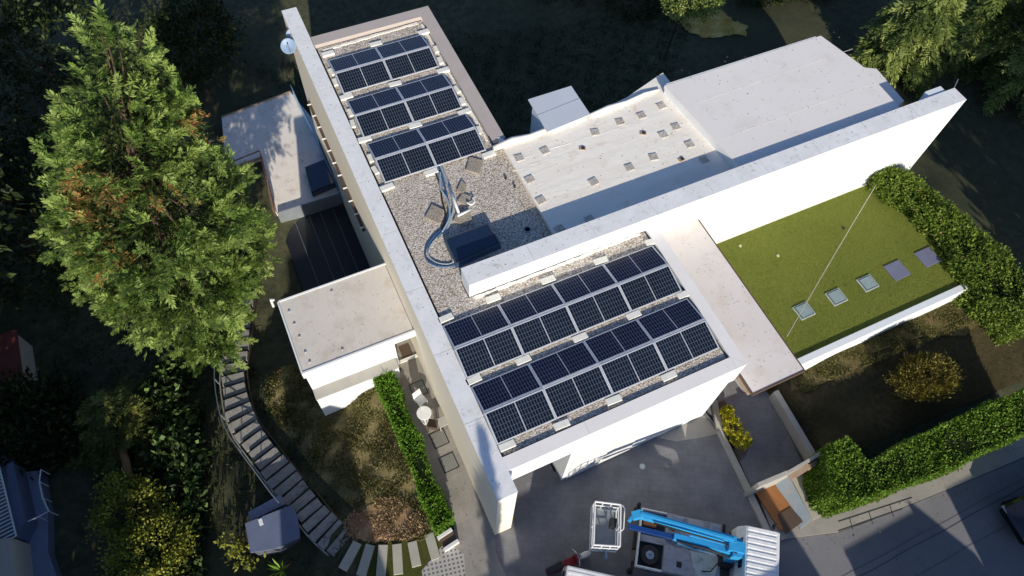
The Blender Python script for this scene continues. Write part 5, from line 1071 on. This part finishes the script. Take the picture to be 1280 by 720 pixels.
gable('shadow_house', 'lower wing of the unseen house across the street, added to shape its shadow on the terrace', XH(-2.2, -.5, -13), XH(.0, -.5, -13)-.01, -19.5, -13.0, 5.05, 5.05)
gable('shadow_house', 'low slot between the unseen house and its annex, added to let a light streak onto the driveway', XH(6.5, .9, -13), XH(6.5, .9, -13)+.33, -19.5, -13.0, 4.95, 4.95)
gable('shadow_house', 'annex of the unseen house across the street, added to shadow the driveway up to the kerb', XH(6.5, .9, -13)+.34, XH(8.85, -3.7, -13), -19.5, -13.0, 5.35, 5.35)
a, b = XH(11.2, -5.1, -17), XH(14.45, -5.1, -17)
gable('shadow_house', 'unseen flat-roofed house opposite the gate, added to shadow the street', a, b, -24, -17.0, 4.72, 4.72)
t = thing('shadow_lean_to', 'unseen lean-to opposite the gate, sloped to slant the shadow edge on the street', 'outbuilding', (b, -20, -.3)); e = XH(15.5, -7.8, -17)-b
o = MB(); o.v = [(.02, -4, 0), (e, -4, 0), (e, -4, 4.1), (.02, -4, 5.3), (.02, 3, 0), (e, 3, 0), (e, 3, 4.1), (.02, 3, 5.3)]; o.f = [(0, 1, 2, 3), (7, 6, 5, 4), (0, 4, 5, 1), (1, 5, 6, 2), (3, 2, 6, 7), (0, 3, 7, 4)]; o.build('wall', MT['plaster'], t); MB().bar((.0, -.5, 5.36), (e, -.5, 4.16), 7.2, .08, (0, 0, 1)).build('roof', MT['tile_red'], t)
gable('shadow_house', 'unseen long flat-roofed house to the east, added to shadow the street', b+e+.12, b+e+9, -25, -17.0, 4.85, 4.85)
gable('shadow_house', 'unseen lower house to the west, added to shade the left garden', -19, XH(-5.2, 4.8, -10.5)-2.3, -18.0, -10.5, 4.6, 4.6)
gable('shadow_house', 'unseen narrow tall house to the west, added to shade the stair and lawn', XH(-5.2, 4.8, -10.5)-2.29, XH(-5.2, 4.8, -10.5), -18.0, -10.5, 7.6, 7.6)
# unseen narrow cypress, sized to the pointed shadow it casts on the west wall
c = Vector((XH(-.88, -.5, -13.6), -13.6, -.2)); t = thing('cypress_tree', 'unseen tall narrow cypress across the street, sized to its shadow on the west wall', 'tree', tuple(c)); hz_ = 11.9
u = rng.random(9000); a = rng.uniform(0, 2*PI, 9000); rr = .21*np.clip((1-u)*3.5, .05, 1)*rng.uniform(.5, 1.1, 9000); C_ = np.column_stack([rr*np.cos(a), rr*np.sin(a), .4+u*hz_])
quads('foliage', leaves(C_, rng.normal(size=C_.shape)*.5+np.array([0, 0, 1]), .26, .10), LM['darkc'], t); MB().tube([(0, 0, -.3), (0, 0, hz_)], [.12, .02], 8).build('trunk', MT['bark'], t)
# unseen trees added east and west to shade the plot
for i, (x, y, h, r, lb) in enumerate(((27.5, -11, 12, 3.0, 'unseen tall broad tree by the street east of the plot'), (32, -8, 13, 3.4, 'unseen tall broad tree by the street far east of the plot'), (37, -4, 13, 3.4, 'unseen tall dark tree east of the dry lawn'), (30, -16, 14, 3.5, 'unseen tallest broad tree across the street to the east'), (-18.5, -3, 8.5, 2.6, 'unseen broad tree west of the plot near the street'), (-22, 3, 12, 3.6, 'unseen large tree on the neighbour plot to the west'), (-19, 20, 14, 4.0, 'unseen large dark tree north west of the plot'), (-24, 12, 13, 4.0, 'unseen large dark tree beyond the neighbour terrace'))):
    b = (x, y, Tz(x, y)); E_ = [(x+random.uniform(-.25, .25)*r, y+random.uniform(-.25, .25)*r, b[2]+h*f, r*g, r*g, h*.2) for f, g in ((.35, .95), (.5, 1), (.68, .85), (.85, .55))]
    leafy('unseen_shade_tree', lb, 'tree', E_, LM['darkc'], b, 520, 26, .5, .5, .26, .3, 'unseen trees added to shade the plot')

# ================================================================== SMALL LITTER AND FITTINGS
def litter(name, boxes, n, size, mat):
    C = []
    for (x0, x1, y0, y1, z) in boxes:
        m_ = max(3, int(n*(x1-x0)*(y1-y0)/sum((b[1]-b[0])*(b[3]-b[2]) for b in boxes))); u = rng.random((m_, 2)); C.append(np.column_stack([x0+(x1-x0)*u[:, 0], y0+(y1-y0)*u[:, 1]**1.0, np.full(m_, z)]))
    C = np.concatenate(C); D = rng.normal(size=C.shape)*np.array([1, 1, .08]); o = quads(name, leaves(C, D, size, size*.6), mat); o['kind'] = 'stuff'
LT = leafmat('dead_leaf', (.05, .035, .02), (.16, .11, .06), (.32, .24, .14), .0)
litter('fallen_leaves', [(-4.9, -.8, 7.7, 10.7, 2.905), (9.1, 11.1, 0, 6.8, 4.505), (-.6, -.05, .1, 23.5, 5.345), (1.5, 23.8, 7.0, 7.6, 6.078)], 420, .05, LT)
litter('fallen_leaves', [(5.4, 13.2, 9.2, 13, 5.436), (13.6, 22, 8.6, 13.3, 5.826), (-4.8, -1.2, 20.6, 28, -3.89)], 420, .055, LT)
litter('fallen_leaves', [(0, 8.6, -4.2, .6, .009), (-1.8, -.9, -3, 7, .006), (9.4, 12, -2.4, 1.5, .008)], 700, .05, LT)
litter('fallen_leaves', [(9.5, 34, -6.6, -5.0, .055), (9, 30, -12, -6.5, -.014)], 700, .06, LT)
c = at(803, 583, .02); t = thing('drain_cover', 'small pale drain cover in the middle of the driveway', 'drain', (c.x, c.y, .004), .4)
MB().lathe([(.12, 0), (.12, .012), (.10, .014)], 20).build('rim', MT['kerb'], t); MB().lathe([(.095, .0), (.095, .017)], 20).build('lid', MT['pipe'], t)
# truck fittings
MB().tube([(1.0, .62, .98), (1.25, .7, 1.0), (1.4, .55, 1.0), (1.2, .42, 1.0), (.98, .5, 1.0)], .022, 6).build('coiled_hose', MT['black'], tr, smooth=True); m = MB(); m.tube([(2.3, -.75, .99), (2.6, -.7, 1.03), (2.8, -.4, 1.1), (2.95, -.3, 1.2)], .022, 6); m.build('hose', MT['black'], tr, smooth=True)
m = MB(); m.box(1.2, 1.5, .74, .94, .935, 1.05); m.box(2.5, 2.8, .60, .9, .935, 1.12); m.build('valve_box', MT['pipe'], tr, .01)
for x in (.3, 1.3, 2.3): MB().box(x, x+.16, 1.022, 1.034, .70, .80).build('side_marker', MT['orangewood'], tr)
MB().box(3.55, 4.3, 1.002, 1.01, .62, 1.22).build('door', MT['truckwhite'], cab); MB().box(3.55, 4.3, -1.01, -1.002, .62, 1.22).build('door', MT['truckwhite'], cab)
for s_ in (-1, 1): MB().prism([(3.62, s_*.99), (4.5, s_*.99), (4.5, s_*1.004), (3.62, s_*1.004)], 1.34, 1.92, [(3.66, s_*.895), (4.42, s_*.895), (4.42, s_*.91), (3.66, s_*.91)]).build('side_window', MT['glass'], cab)
for x in (.5, 1.4, 2.3): MB().box(x, x+.05, .33, .34, 2.2, 2.36).build('boom_clamp', MT['black'], bo)
